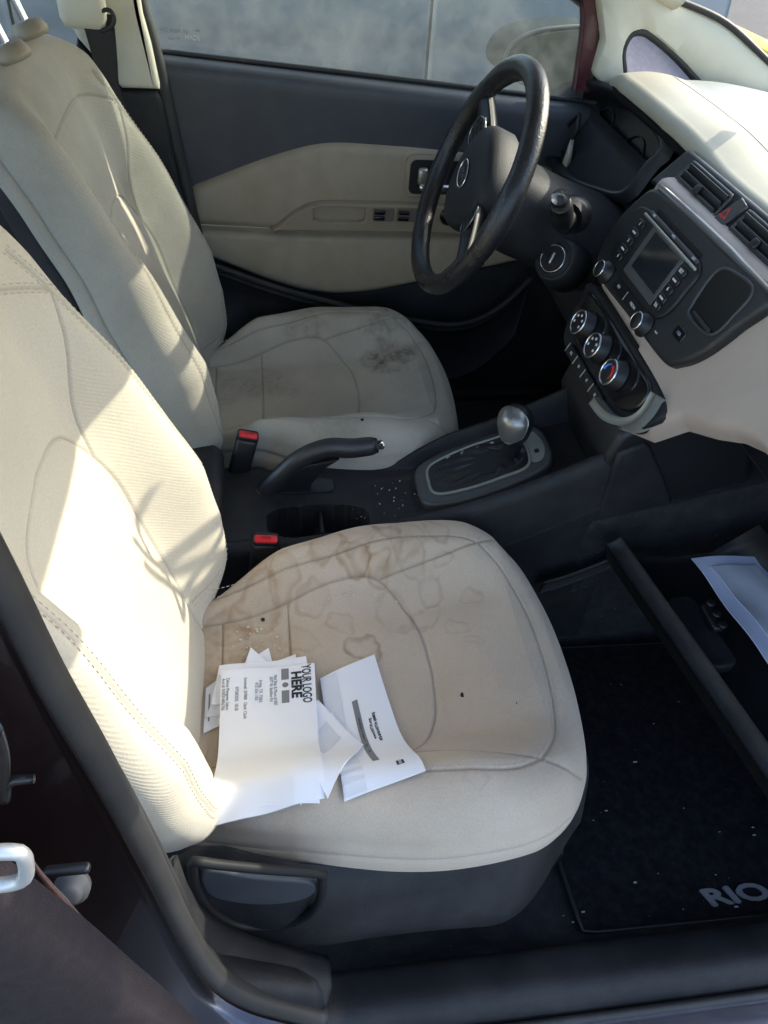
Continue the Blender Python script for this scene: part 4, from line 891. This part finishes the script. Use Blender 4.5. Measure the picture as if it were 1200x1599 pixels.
for s in (-1, 1):
    P = np.array([FW(s*x, y, z) for x, y, z in [(.05, .012, -.006), (.09, .014, -.006), (.13, .012, -.004), (.168, .010, 0)]])
    sp_ = part('spoke', ribbon(spline(P, 20), FW.Y, np.linspace(.05, .034, 20), .014, .006), PLASD, SW)
    link('spoke_trim', *tube(spline([FW(s*x, y, z) for x, y, z in [(.078, .036, .004), (.092, .038, .008), (.108, .026, .010), (.110, .0, .009), (.098, -.014, .006), (.080, -.016, .003)]], 40), .0016, 8), mat('dark chrome', (.25, .25, .26), .25, metal=.9), sp_)
    for j in range(4): link('spoke_button', *prism(Frame(FW(s*.092, .012, .002), FW.X, FW.Y, FW.Z), rrect(0, (j-1.5)*.0115, .026, .0095, .002), 0, .005, .0015), PLAS, sp_)
la = R(-24); P = np.array([FW(r_*math.cos(la), r_*math.sin(la), z) for r_, z in [(.05, -.034), (.09, -.036), (.13, -.028), (.166, -.006)]])
part('spoke', ribbon(spline(P, 20), np.array(FW.X)*-math.sin(la)+np.array(FW.Y)*math.cos(la), np.linspace(.034, .022, 20), .012, .004), PLASD, SW)

# ------------------------------------------------------------------ dashboard
DA = empty('dashboard', (.8, 0, .5), 'two tone dashboard, cream top over black centre stack and beige lower fascia', 'dashboard')
def pad_edge(y): return np.interp(y, [-.75, -.2, 0, .19, .30, .50, .60, .70], [.745, .742, .742, .738, .722, .722, .742, .775])
def pad_z(y): return .770+.026*np.exp(-np.abs((y-.40)/.21)**4)
ys = np.linspace(-.73, .70, 120); t = np.linspace(0, 1, 34); P = np.zeros((120, 34, 3)); Q = []
for i, y in enumerate(ys):
    xe, ze = pad_edge(y), pad_z(y)-.02*sstep(.55, .72, y); a = np.linspace(-.15, 1, 14)*math.pi/2
    nose = [(xe+.020-.020*math.cos(b), ze-.020+.020*math.sin(b)+.0) for b in a]
    rest = [(xe+.020+(.085)*s, ze+.004*math.sin(s*math.pi)) for s in np.linspace(.05, 1, 20)]
    q = np.array(nose+rest); P[i] = np.c_[q[:, 0], np.full(34, y), q[:, 1]]
part('top_pad', sheet(P, th=-.006), mat('cream dash pad', (.40, .37, .285), .5, bump=.4, bscale=700, dust=.1, dscale=6, dustcol=(.30,.27,.2), rvar=.05), DA)
P = np.zeros((120, 20, 3))
for i, y in enumerate(ys):
    xe, ze = pad_edge(y)+.106, pad_z(y)-.02*sstep(.55, .72, y); s = np.linspace(0, 1, 20)
    P[i] = np.c_[xe+(1.40-xe)*s, np.full(20, y), ze-.008*sstep(0, .03, s)+(.752-ze)*s+.006*np.sin(s*9)]
part('top_panel', sheet(P, th=-.006), PADTOP, DA)
sc_ = at(1178, 245, 'z', .772); fsc = Frame(sc_, (1, 0, 0), (0, 1, 0), (0, 0, 1))
part('sun_sensor', lathe(fsc, [(.030, -.002), (.030, .003), (.024, .006), (.010, .007), (.0005, .007)], 30), mat('clear grey lens', (.40, .42, .40), .15, coat=.6), DA)
# dark lip under the pad
P = np.zeros((120, 8, 3))
for i, y in enumerate(ys):
    xe, ze = pad_edge(y), pad_z(y)-.02*sstep(.55, .72, y); s = np.linspace(0, 1, 8); P[i] = np.c_[xe+.004+.03*s**2, np.full(8, y), ze-.022-.030*s]
part('pad_lip', sheet(P, th=-.004), PLASD, DA)
# centre stack frame: X' = towards the passenger (camera right), Y' = up
ts = R(22); FSK = Frame((.642, .03, .672), (0, -1, 0), (math.sin(ts), 0, math.cos(ts)), (-math.cos(ts), 0, math.sin(ts)))
# note: local x = -(y-.03)
def S(l): return [(-a, b) for a, b in l]
tv = R(35); FV = Frame((.704, .03, .749), (0, -1, 0), (math.sin(tv), 0, math.cos(tv)), (-math.cos(tv), 0, math.sin(tv)))
# vent housing band across centre
part('vent_housing', prism(FV, resample(S([(.20, -.034), (.185, .034), (-.20, .036), (-.215, -.034)]), 60, True), -.03, -.004, .006, 3), PLASD, DA, sharp=50)
for k_, (x0, x1) in enumerate(((.018, .142), (-.033, -.158))):
    c_ = -(x0+x1)/2; w_ = abs(x1-x0)
    ou = resample([(c_-w_/2-.006, -.026), (c_-w_/2-.002, .024), (c_+w_/2+.002, .024), (c_+w_/2+.006, -.026)], 50, True) if k_ == 0 else resample([(c_-w_/2, .024), (c_-w_/2, -.026), (c_+w_/2+.006, -.026), (c_+w_/2, .024)], 50, True)
    vt = part('air_vent', tube(FV(np.c_[ou, np.full(50, -.003)]), .0028, 8, True), mat('dark grey vent frame', (.05, .05, .052), .4), DA)
    link('vent_cavity', *prism(FV, ou, -.02, -.0035, .0005, 1), mat('vent cavity', (.003, .003, .003), .9), vt)
    for j in range(4):
        tz = -.017+j*.0115
        link('slat', *box(FV(c_, tz, -.001), (w_*.98, .009, .0022), .0008, (FV.X, (FV.Y*.75+FV.Z*.65), (FV.Z*.75-FV.Y*.65))), mat('vent slat', (.035, .035, .038), .35), vt)
    link('vent_tab', *box(FV(c_, .001, .0025), (.014, .013, .006), .002, (FV.X, FV.Y, FV.Z)), PLASD, vt)
hz = part('hazard_switch', prism(FV, S([(-.026, .026), (-.004, .030), (.012, -.022), (-.012, -.030)]), -.01, .001, .002), mat('hazard switch grey', (.055, .052, .05), .4), DA)
hc_ = (.004, .004)
for (s1, s2, mt_, z_) in ((.0095, .0095, RED, .0012), (.0055, .0055, mat('hazard switch grey', (.05, .05, .05)), .0018)):
    link('warning_triangle', *prism(FV, [(hc_[0]-s1, hc_[1]-s2*.75), (hc_[0]+s1, hc_[1]-s2*.75), (hc_[0], hc_[1]+s2)], 0, z_, .0003, 1), mt_, hz)
# beige fascia behind and round the radio plate (whole passenger side + strip under the plate)
ya = np.linspace(.15, -.74, 220); tb = np.interp(-ya, [-.15, -.128, .055, .080, .10, .18, .215, .263, .301, .332, .386, .74], [-.09, -.106, -.112, -.185, -.205, -.168, -.118, -.093, -.068, -.056, -.050, -.035])
P = np.zeros((220, 40, 3)); vv = np.linspace(0, 1, 40)
for i, a_ in enumerate(ya):
    t_ = .088+(tb[i]-.088)*vv; c_ = -.010+.012*sstep(.25, .6, -a_)*np.sin(vv*math.pi)-.030*np.clip((vv-.86)/.14, 0, 1)**2.2-.02*np.clip((.08-vv)/.08, 0, 1)**2
    P[i] = FSK(np.c_[np.full(40, -a_), t_, c_])
part('fascia', sheet(P[:, ::-1], th=.006), mat('taupe beige fascia', (.43, .355, .30), .55, bump=.35, bscale=800, dust=.12, dscale=5, dustcol=(.30,.24,.19)), DA, sharp=60)
# radio plate
rp = spline(S([(.128, .066), (.150, .045), (.168, .0), (.165, -.045), (.142, -.076), (.10, -.082), (0, -.079), (-.13, -.076), (-.160, -.062), (-.185, -.03), (-.203, .02), (-.212, .074), (-.1, .074), (.06, .072)]), 130, True)
RPm = mat('matt black radio plate', (.019, .0195, .021), .42, bump=.3, bscale=900, bdist=.0002, rvar=.05)
rad_ = part('radio_plate', prism(FSK, rp, -.03, .004, .007, 5), RPm, DA, sharp=50)
part('plate_ledge', tube(FSK(np.array([[-.125, .071, .0], [0, .0745, .0], [.1, .0760, .0], [.207, .0755, .0]])), [.004, .0055, .0055, .004], 12), mat('silver grey ledge', (.16, .16, .165), .3, metal=.3), DA)
unit = spline(S([(.120, .038), (.128, .0), (.122, -.045), (.08, -.050), (-.05, -.050), (-.082, -.035), (-.088, .0), (-.080, .040), (0, .044)]), 90, True)
part('audio_unit', prism(FSK, unit, .002, .0085, .003, 3), PLASD, DA, sharp=50)
part('screen_bezel', prism(FSK, rrect(-.008, -.004, .108, .074, .003), .007, .0105, .0015), mat('grey screen bezel', (.075, .078, .078), .35), DA)
part('screen', prism(FSK, rrect(-.004, .001, .088, .056, .002), .009, .0112, .0004, 1), SCREEN, DA)
part('audio_trim_bar', box(FSK(-.008, .0345, .0115), (.180, .0045, .004), .0015, (FSK.X, FSK.Y, FSK.Z)), SATIN, DA)
part('disc_slot', prism(FSK, rrect(-.010, .048, .150, .007, .003), .003, .0048, .0006), mat('slot black', (.002, .002, .002), .8), DA)
part('slot_lip', box(FSK(-.010, .0415, .0075), (.165, .006, .006), .002, (FSK.X, FSK.Y, FSK.Z)), mat('dark grey vent frame', (.05, .05, .052), .4), DA)
for xx, s_ in ((-.075, 'AM'), (-.005, 'MP3'), (.062, 'SAT')): text(s_, FSK, xx, .0418, .0055, WHITEP, DA, 'button_print', z=.0108)
BTN = mat('button black', (.012, .012, .013), .3)
for i, tz in enumerate((.022, .007, -.008, -.023, -.036)):
    for xx, nm in ((-.093, ('1', '-', '2', '-', '4')), (.052+.006, ('SETUP', '-', '6', '-', 'TA'))):
        b_ = part('audio_button', prism(FSK, rrect(xx, tz*.92, .022, .011, .003), .006, .0115, .0015), BTN, DA)
        sz_ = .0045
        if nm[i] == '-': link('button_print', *box(FSK(xx, tz*.92, .0118), (.011, .0028, .0005), .0001, (FSK.X, FSK.Y, FSK.Z)), WHITEP, b_)
        else: text(nm[i] if len(nm[i]) < 4 else 'SET', FSK, xx, tz*.92, .0068, WHITEP, b_, 'button_print', z=.0116, bold=.0002)
for xx in (-.102, .056):
    fr_k = Frame(FSK(xx, -.064, .004), FSK.X, FSK.Y, FSK.Z)
    kk = part('audio_knob', lathe(fr_k, [(.0185, 0), (.0185, .003), (.0145, .004), (.0130, .016), (.0105, .018), (.0005, .0182)], 36), PLASD, DA)
    link('knob_ring', *tube(fr_k(np.c_[np.array(circ(0, 0, .0122, 36)), np.full(36, .0168)]), .0013, 8, True), CHROME, kk)
part('button_strip', prism(FSK, rrect(-.018, -.062, .100, .018, .004), .003, .0062, .001), BTN, DA)
for s_, xx in (('FM', -.050), ('MEDIA', .008)): text(s_, FSK, xx, -.062, .0065, WHITEP, DA, 'button_print', z=.0064)
link('button_divider', *box(FSK(-.022, -.062, .0064), (.0010, .014, .0006), .0002, (FSK.X, FSK.Y, FSK.Z)), WHITEP, DA)
part('aux_port', prism(FSK, rrect(.128, -.034, .026, .016, .004), .003, .0055, .001), GLOSSB, DA); text('USB', FSK, .128, -.034, .006, mat('blue grey print', (.25, .30, .36), .6), DA, 'button_print', z=.0058)
text('AUX', FSK, .087, -.058, .004, WHITEP, DA, 'button_print', z=.0044)
cb = spline(S([(-.110, .052), (-.112, 0), (-.125, -.010), (-.178, -.004), (-.188, .03), (-.186, .064), (-.15, .066)]), 60, True)
cbo = part('cubby', tube(FSK(np.c_[cb, np.full(60, .0045)]), .0022, 8, True), mat('dark grey vent frame', (.05, .05, .052), .4), DA)
link('cubby_shade', *prism(FSK, cb, -.005, .0042, .0005, 1), mat('cubby shade black', (.0015, .0015, .002), .3), cbo)  # flat plate painted near black as the shade inside the recess
link('cubby_ledge', *box(FSK(.150, -.003, .006), (.050, .006, .006), .002, (FSK.X, FSK.Y, FSK.Z)), PLASD, cbo)
# climate panel
hv = spline(S([(.108, -.106), (.122, -.125), (.112, -.158), (.085, -.172), (0, -.172), (-.09, -.174), (-.135, -.160), (-.152, -.135), (-.142, -.110), (-.08, -.108)]), 100, True)
hvp = part('climate_panel', prism(FSK, hv, -.03, -.001, .004, 3), GLOSSB, DA, sharp=50)
part('climate_surround', prism(FSK, spline(S([(.13, -.10), (.14, -.13), (.13, -.18), (.09, -.200), (-.07, -.200), (-.13, -.190), (-.18, -.15), (-.168, -.105)]), 80, True), -.05, -.006, .006, 3), PLAS, DA, sharp=50)
part('climate_trim', ribbon(spline([FSK(*q, -.002) for q in S([(-.075, -.186), (-.12, -.180), (-.158, -.160), (-.172, -.135), (-.166, -.108)])], 30), FSK.Z*.9+FSK.Y*.1, .03, .012, .003), GREENG, DA)
for i, xx in enumerate((-.068, .001, .073)):
    fk2 = Frame(FSK(xx, -.141, -.001), FSK.X, FSK.Y, FSK.Z)
    ck_ = part('climate_knob', lathe(fk2, [(.0235, 0), (.0235, .003), (.0205, .005), (.0195, .018), (.0165, .0195), (.0005, .0195)], 40), PLASD, DA)
    link('knob_ring', *tube(fk2(np.c_[np.array(circ(0, 0, .0185, 40)), np.full(40, .0188)]), .0017, 8, True), CHROME, ck_)
    if i < 2:
        for j in range(5):
            a_ = R(200-j*55); link('knob_symbol', *prism(fk2, circ(.011*math.cos(a_), .011*math.sin(a_), .0024, 8), .0185, .0202, .0003, 1), WHITEP, ck_)
    else:
        for a0, a1, mt_ in ((95, 190, mat('blue print', (.05, .22, .6), .5)), (-30, 75, RED)):
            P = [fk2(.011*math.cos(R(q)), .011*math.sin(R(q)), .0199) for q in np.linspace(a0, a1, 12)]; link('heat_scale', *tube(P, np.linspace(.0008, .0024, 12), 6), mt_, ck_)
for i in range(4):
    b_ = part('climate_button', prism(FSK, rrect(-.057+i*.0385, -.1885, .035, .018, .003), -.012, .0012, .002), PLASD, DA)
    link('button_edge', *box(FSK(-.0765+i*.0385, -.1885, .0010), (.0016, .016, .002), .0004, (FSK.X, FSK.Y, FSK.Z)), SATIN, b_)
    text(('AC', 'CIRC', 'DEF', 'REAR')[i] if i < 1 else '\u00a4', FSK, -.057+i*.0385, -.1885, .010 if i else .007, WHITEP, b_, 'button_print', z=.0014)
# socket below the stack
part('power_socket', lathe(Frame(at(957, 657, 'x', .66), (0, 1, 0), (0, 0, 1), (-1, 0, 0)), [(.013, -.02), (.013, 0), (.010, .002), (.009, -.01)], 24), CHROME, DA)
part('lower_stack', prism(fy, resample([(.60, .36), (.585, .42), (.60, .47), (.66, .50), (.80, .50), (.85, .36), (.7, .30)], 50, True), -.13, .09, .01, 3), PLASD, DA, sharp=50)
# underside of the passenger dash
P = np.array([[(x, y, z) for x, z in ((.84, .53), (.90, .52), (1.0, .50), (1.1, .40))] for y in np.linspace(-.68, -.08, 12)])
part('dash_underside', sheet(P, th=.008), PLASD, DA)
P = np.array([[(x, y, z) for x, z in ((.665, .575), (.70, .60), (.78, .62), (.86, .53))] for y in np.linspace(-.68, -.10, 12)])
part('bin_ceiling', sheet(P, th=.008), PLASD, DA)
part('bin_housing', prism(fy, resample([(.86, .50), (.90, .36), (.97, .22), (1.08, .22), (1.08, .5)], 40, True), .10, .62, .01, 3), PLASD, DA, sharp=50)
# instrument binnacle
fc_ = Frame((.765, .385, .69), (0, -1, 0), (math.sin(R(24)), 0, math.cos(R(24))), (-math.cos(R(24)), 0, math.sin(R(24))))
bo = [fc_.px(*p) for p in [(893, 205), (905, 172), (940, 160), (985, 172), (1020, 200), (1050, 245), (1030, 270), (1000, 305), (965, 300), (925, 285), (900, 262), (888, 235)]]
bo = np.array(spline(bo, 70, True)); cb_ = bo.mean(0)
cl = part('instrument_cluster', prism(fc_, cb_+(bo-cb_)*1.02, -.05, .0, .001, 1), mat('smoked cluster lens', (.006, .006, .007), .25), DA)
rows = []
for k_, (s_, z_) in enumerate(((1.0, .0), (1.03, .02), (1.08, .04), (1.14, .052), (1.22, .056), (1.32, .045))): rows.append(fc_(np.c_[cb_+(bo-cb_)*s_, np.full(70, z_)]))
V = np.vstack(rows); part('binnacle', (V, [f[::-1] for f in gridF(len(rows), 70, False, True).tolist()]), PLASD, DA)
for xx in (-.085, .075):
    link('gauge_ring', *tube(fc_(np.c_[np.array(circ(cb_[0]+xx, cb_[1]-.004, .048, 44)), np.full(44, .002)]), .0014, 6, True), mat('gauge ring', (.03, .03, .033), .4), cl)
link('lens_divider', *tube([fc_(*fc_.px(*p), .004) for p in ((985, 215), (968, 250), (952, 268))], .0018, 6), mat('lens edge', (.05, .05, .052), .4), cl)
# lower driver dash
xs = np.linspace(.71, .16, 40); P = np.zeros((40, 16, 3))
for i, y in enumerate(xs):
    s = np.linspace(0, 1, 16); P[i] = np.c_[.745-.11*np.sin(s*math.pi*.55)+.10*sstep(.75, 1, s), np.full(16, y), .70-.34*s]
part('knee_panel', sheet(P, th=-.008), PLAS, DA)
ev = part('end_vent', tube(np.array([at(*p, 'x', .70) for p in [(872, 232), (886, 198), (905, 178), (902, 205), (884, 240)]]), .004, 8, True), PLASD, DA)
part('cream_insert', prism(Frame((.695, 0, 0), (0, -1, 0), (0, 0, 1), (-1, 0, 0)), [(-at(*p, 'x', .695)[1], at(*p, 'x', .695)[2]) for p in [(878, 262), (888, 232), (893, 218), (889, 245), (884, 268)]], -.005, .003, .001), PLASL, DA)
# steering column shroud, stalks, ignition
rows = []
for k_, (dx, w_, hh) in enumerate(((.025, .070, .062), (.05, .082, .070), (.10, .088, .072), (.16, .082, .072), (.22, .082, .076), (.30, .09, .085))):
    a = np.arange(48)*2*math.pi/48; ca, sa = np.cos(a), np.sin(a); e = .75
    q = np.c_[np.sign(ca)*np.abs(ca)**e*w_, np.sign(sa)*np.abs(sa)**e*hh-.01]; c_ = SWC-sn*dx
    rows.append(c_+q[:, :1]*np.array([0, -1, 0])+q[:, 1:]*sup)
V = np.vstack(rows); F = gridF(6, 48, False, True)[:, ::-1].tolist(); F.append(list(range(48)))
part('column_shroud', (V, F), PLAS, DA)
ig = at(866, 405, 'x', .575); iz = np.array([-.72, -.50, .48]); iz /= np.linalg.norm(iz); ix = np.cross((0, 0, 1), iz); ix /= np.linalg.norm(ix); fi = Frame(ig, ix, np.cross(iz, ix), iz)
io = part('ignition_lock', lathe(fi, [(.045, -.05), (.040, -.012), (.036, 0), (.033, .004), (.030, .002), (.024, .002), (.024, .006), (.020, .007), (.0005, .006)], 40), PLAS, DA)
link('lock_ring', *tube(fi(np.c_[np.array(circ(0, 0, .0222, 40)), np.full(40, .0072)]), .0012, 6, True), CHROME, io)
link('key_slot', *box(fi(0, 0, .009), (.005, .020, .006), .002, (fi.X, fi.Y, fi.Z)), SATIN, io)
sp0 = at(880, 345, 'x', .545); sp1 = at(876, 318, 'x', .515)
stk = part('wiper_stalk', tube(spline([sp0+np.array([.05, .07, -.01]), sp0, (sp0+sp1)/2, sp1], 16), [.010]*4+[.016]*6+[.017]*4+[.0165, .014], 20), PLASD, DA)
link('stalk_end', *tube([sp1, sp1+(sp1-sp0)*.35], [.0145, .012], 20), mat('glossy stalk end', (.04, .04, .042), .12, coat=.6), stk)
part('stalk_boot', tube([sp0+np.array([.035, .05, -.01]), sp0+np.array([.012, .018, -.004])], [.030, .024], 20), PLASD, DA)
part('light_stalk', tube([SWC-sn*.07+np.array([0, .06, 0]), SWC-sn*.07+np.array([0, .17, .01])], [.009, .011], 14), PLASD, DA)

# ------------------------------------------------------------------ open glove box
GB = empty('glove_box', (.70, -.36, .25), 'open glove box tray dropped down with papers inside under the dash', 'glove box')
def lat(px0, px1, z, n=20):
    a, b = at(*px0, 'z', z), at(*px1, 'z', z); return np.array([a+(b-a)*t for t in np.linspace(0, 1, n)])
bar = lat((962, 850), (1235, 1240), .30)
part('lid_edge', ribbon(bar, np.array([.75, 0, .55]), .026, .014, .004), PLAS, GB)
G = np.stack([bar+np.array(o_) for o_ in ((.012, 0, .004), (.022, 0, -.012), (.032, 0, -.030), (.10, 0, -.036), (.17, 0, -.030), (.23, 0, .03))], 1)
part('lid_tray', sheet(G, th=.008), PLASD, GB)
part('lid_skin', sheet(np.stack([bar+np.array(o_) for o_ in ((-.012, 0, .0), (-.004, 0, -.03), (.04, 0, -.06), (.16, 0, -.06))], 1), th=.004), PLASD, GB)
lc = at(1112, 965, 'z', .300)
pd = link('latch_pad', *prism(Frame(at(1095, 985, 'z', .286), (.99, .12, 0), (-.12, .99, 0), (0, 0, 1)), rrect(0, 0, .045, .13, .014), -.012, .004, .004), PLAS, GB)
lt_ = link('latch', *box(lc, (.018, .046, .012), .003), PLASD, GB)
for d_ in (-.02, 0, .02): link('latch_pin', *lathe(Frame(lc+[0.004, d_, .006], (1, 0, 0), (0, 1, 0), (0, 0, 1)), [(.006, 0), (.006, .004), (.003, .005)], 12), PLASD, lt_)
def flat(name, pts, z, label, mt_, cat, tilt=.0, th=.0012, n=(24, 24), wav=.004, par=None):
    c = [at(p[0], p[1], 'z', z+(p[2] if len(p) > 2 else 0)) for p in pts]; a, b, cc, d = c
    u = np.linspace(0, 1, n[0])[:, None, None]; v = np.linspace(0, 1, n[1])[None, :, None]; P = (1-u)*(1-v)*a+u*(1-v)*b+u*v*cc+(1-u)*v*d
    P[..., 2] += wav*np.sin(u[..., 0]*5)*np.cos(v[..., 0]*4+1)+wav*.5*np.sin(v[..., 0]*11+u[..., 0]*3)
    if np.cross(P[-1, 0]-P[0, 0], P[0, -1]-P[0, 0])[2] < 0: P = P[:, ::-1]
    o = link(name, *sheet(P, th=th), mt_, par, sharp=50)
    if par is None: tag(o, label, cat)
    return o
q1 = flat('glove_box_paper', [(1080, 872), (1195, 868), (1290, 1000), (1215, 1055)], .305, 'bluish white paper lying in the open glove box', PAPERB, 'paper')
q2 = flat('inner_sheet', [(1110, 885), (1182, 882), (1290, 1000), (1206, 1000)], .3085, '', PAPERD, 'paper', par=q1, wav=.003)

# ------------------------------------------------------------------ floor mat with lettering
FM = empty('floor_mat', (.72, -.33, .012), 'black passenger floor mat with raised grey RIO lettering and bits of debris', 'floor mat')
mo = [tuple(at(*p, 'z', .016)[[0, 1]]) for p in [(868, 1362), (908, 1466)]]
out_ = resample([(.482, -.50), (.488, -.607), (.80, -.612), (.95, -.60), (.97, -.14), (.50, -.13)], 90, True)
f0 = Frame((0, 0, .010), (1, 0, 0), (0, 1, 0), (0, 0, 1))
part('mat_body', prism(f0, out_, -.004, .006, .003, 3), MATC, FM, sharp=50)
part('mat_binding', tube(np.c_[out_, np.full(90, .0135)], .0035, 8, True), PLASD, FM)
fR = Frame(at(1155, 1398, 'z', .017), at(1200, 1392, 'z', .017)-at(1155, 1398, 'z', .017), (0, 1, 0), (0, 0, 1))
fR.X /= np.linalg.norm(fR.X); fR.Y = np.cross(fR.Z, fR.X)
V1, F1 = text('RIO', fR, 0, 0, .033, None, None, sx=1.8, depth=.0016, shear=-.25)
link('badge_letters', *join([(V1+fR.X*dx+fR.Y*dy_+fR.Z*k_*.00025, F1) for k_, (dx, dy_) in enumerate(((-.0019, 0), (.0019, .0004), (0, -.0012), (0, .0014)))]), mat('grey badge', (.20, .20, .205), .5), FM, smooth=False)
VV = []
for (px, py, s) in [(992, 1190, .0045), (947, 1266, .003), (992, 1378, .0042), (911, 1424, .003), (895, 1440, .003), (1176, 1292, .0028), (1178, 1304, .003), (1150, 1416, .004), (984, 1467, .005), (1068, 1262, .002), (1028, 1364, .0018), (927, 1281, .0018), (880, 1430, .0016), (1124, 1299, .0018), (970, 1069, .002), (1060, 1096, .002), (1021, 1130, .002), (954, 1068, .0015), (1118, 1366, .0022), (1067, 1420, .0022)]+[(random.uniform(890, 1200), random.uniform(1000, 1460), random.choice((.0008, .0011))) for _ in range(10)]:
    p = at(px, py, 'z', .0172); VV.append(box(p+[0, 0, s*.1], (s*random.uniform(.8, 1.8), s*.6, s*.25), s*.1))
tag(link('mat_debris', *join(VV), mat('pale debris', (.42, .40, .34), .8), None, kind='stuff'), 'pale bits of grass and grit strewn on the black floor mat', 'debris')
link('carpet_hump', *sheet(np.stack([X[:2, :2]*0, X[:2, :2]*0, X[:2, :2]*0], -1)), CARPET, SH) if False else None

# ------------------------------------------------------------------ outside
gd = link('ground', *sheet(np.array([[(x, y, -.30) for y in (-120, 120)] for x in (-120, 120)]), th=-.05), ASPH, None, smooth=False, kind='structure')
NC = empty('grey_car', (.6, 2.3, -.3), 'dusty grey car parked alongside beyond the driver window', 'parked car')
def carside(x0, x1, n=60):
    z = np.linspace(-.08, .82, 30); P = np.zeros((n, 30, 3))
    for i, x in enumerate(np.linspace(x0, x1, n)):
        y = 1.46+.03*((z-.35)/.45)**2+.02*((x-.6)/1.5)**2+.006*np.exp(-((z-.60)/.02)**2); P[i] = np.c_[np.full(30, x), y, z]
    return sheet(P, th=.03)
part('front_door', carside(-.52, .560), PAINTG, NC); part('front_wing', carside(.568, 1.42), PAINTG, NC); part('rear_door', carside(-1.6, -.528), PAINTG, NC); part('rear_wing', carside(-2.5, -1.608), PAINTG, NC)
part('body_core', box((-.55, 2.33, .35), (3.95, 1.62, .84), .12), PLASD, NC)
part('cabin', box((-.9, 2.33, .98), (2.3, 1.4, .50), .16), GLOSSB, NC); part('roof', box((-.9, 2.33, 1.24), (2.1, 1.35, .06), .03), PAINTG, NC)
part('bonnet', box((.85, 2.33, .80), (1.1, 1.5, .10), .05), PAINTG, NC)
for x in (-1.9, .95):
    wh = part('wheel', lathe(Frame((x, 1.50, .02), (1, 0, 0), (0, 0, 1), (0, -1, 0)), [(.20, -.1), (.32, -.1), (.33, 0), (.32, .03), (.22, .04)], 40), TYRE, NC); link('rim', *lathe(Frame((x, 1.50, .02), (1, 0, 0), (0, 0, 1), (0, -1, 0)), [(.21, 0), (.21, .03), (.17, .02), (.05, .03), (.001, .035)], 30), SATIN, wh)
part('door_handle', box((-.36, 1.455, .74), (.18, .03, .03), .01), PAINTG, NC)
# kerb and pavement ahead, seen through the windscreen corner
kb0 = at(1160, 62, 'z', -.16)
print('kerb', kb0, at(1200, 95, 'z', -.16), at(1110, 18, 'z', -.16), at(1040, 100, 'z', -.3))
kd = at(1215, 62, 'z', -.16)-at(1112, 14, 'z', -.16); kd /= np.linalg.norm(kd); kn_ = np.array([-kd[1], kd[0], 0.])
kf = Frame(kb0*[1, 1, 0], kd, kn_, (0, 0, 1))
link('kerb', *box(kf(0, .12, -.23), (14, .24, .15), .02, (kf.X, kf.Y, kf.Z)), YELL, None, kind='structure')
link('pavement', *box(kf(0, -3.0, -.285), (14, 6.0, .02), .005, (kf.X, kf.Y, kf.Z)), CONC, None, kind='structure')
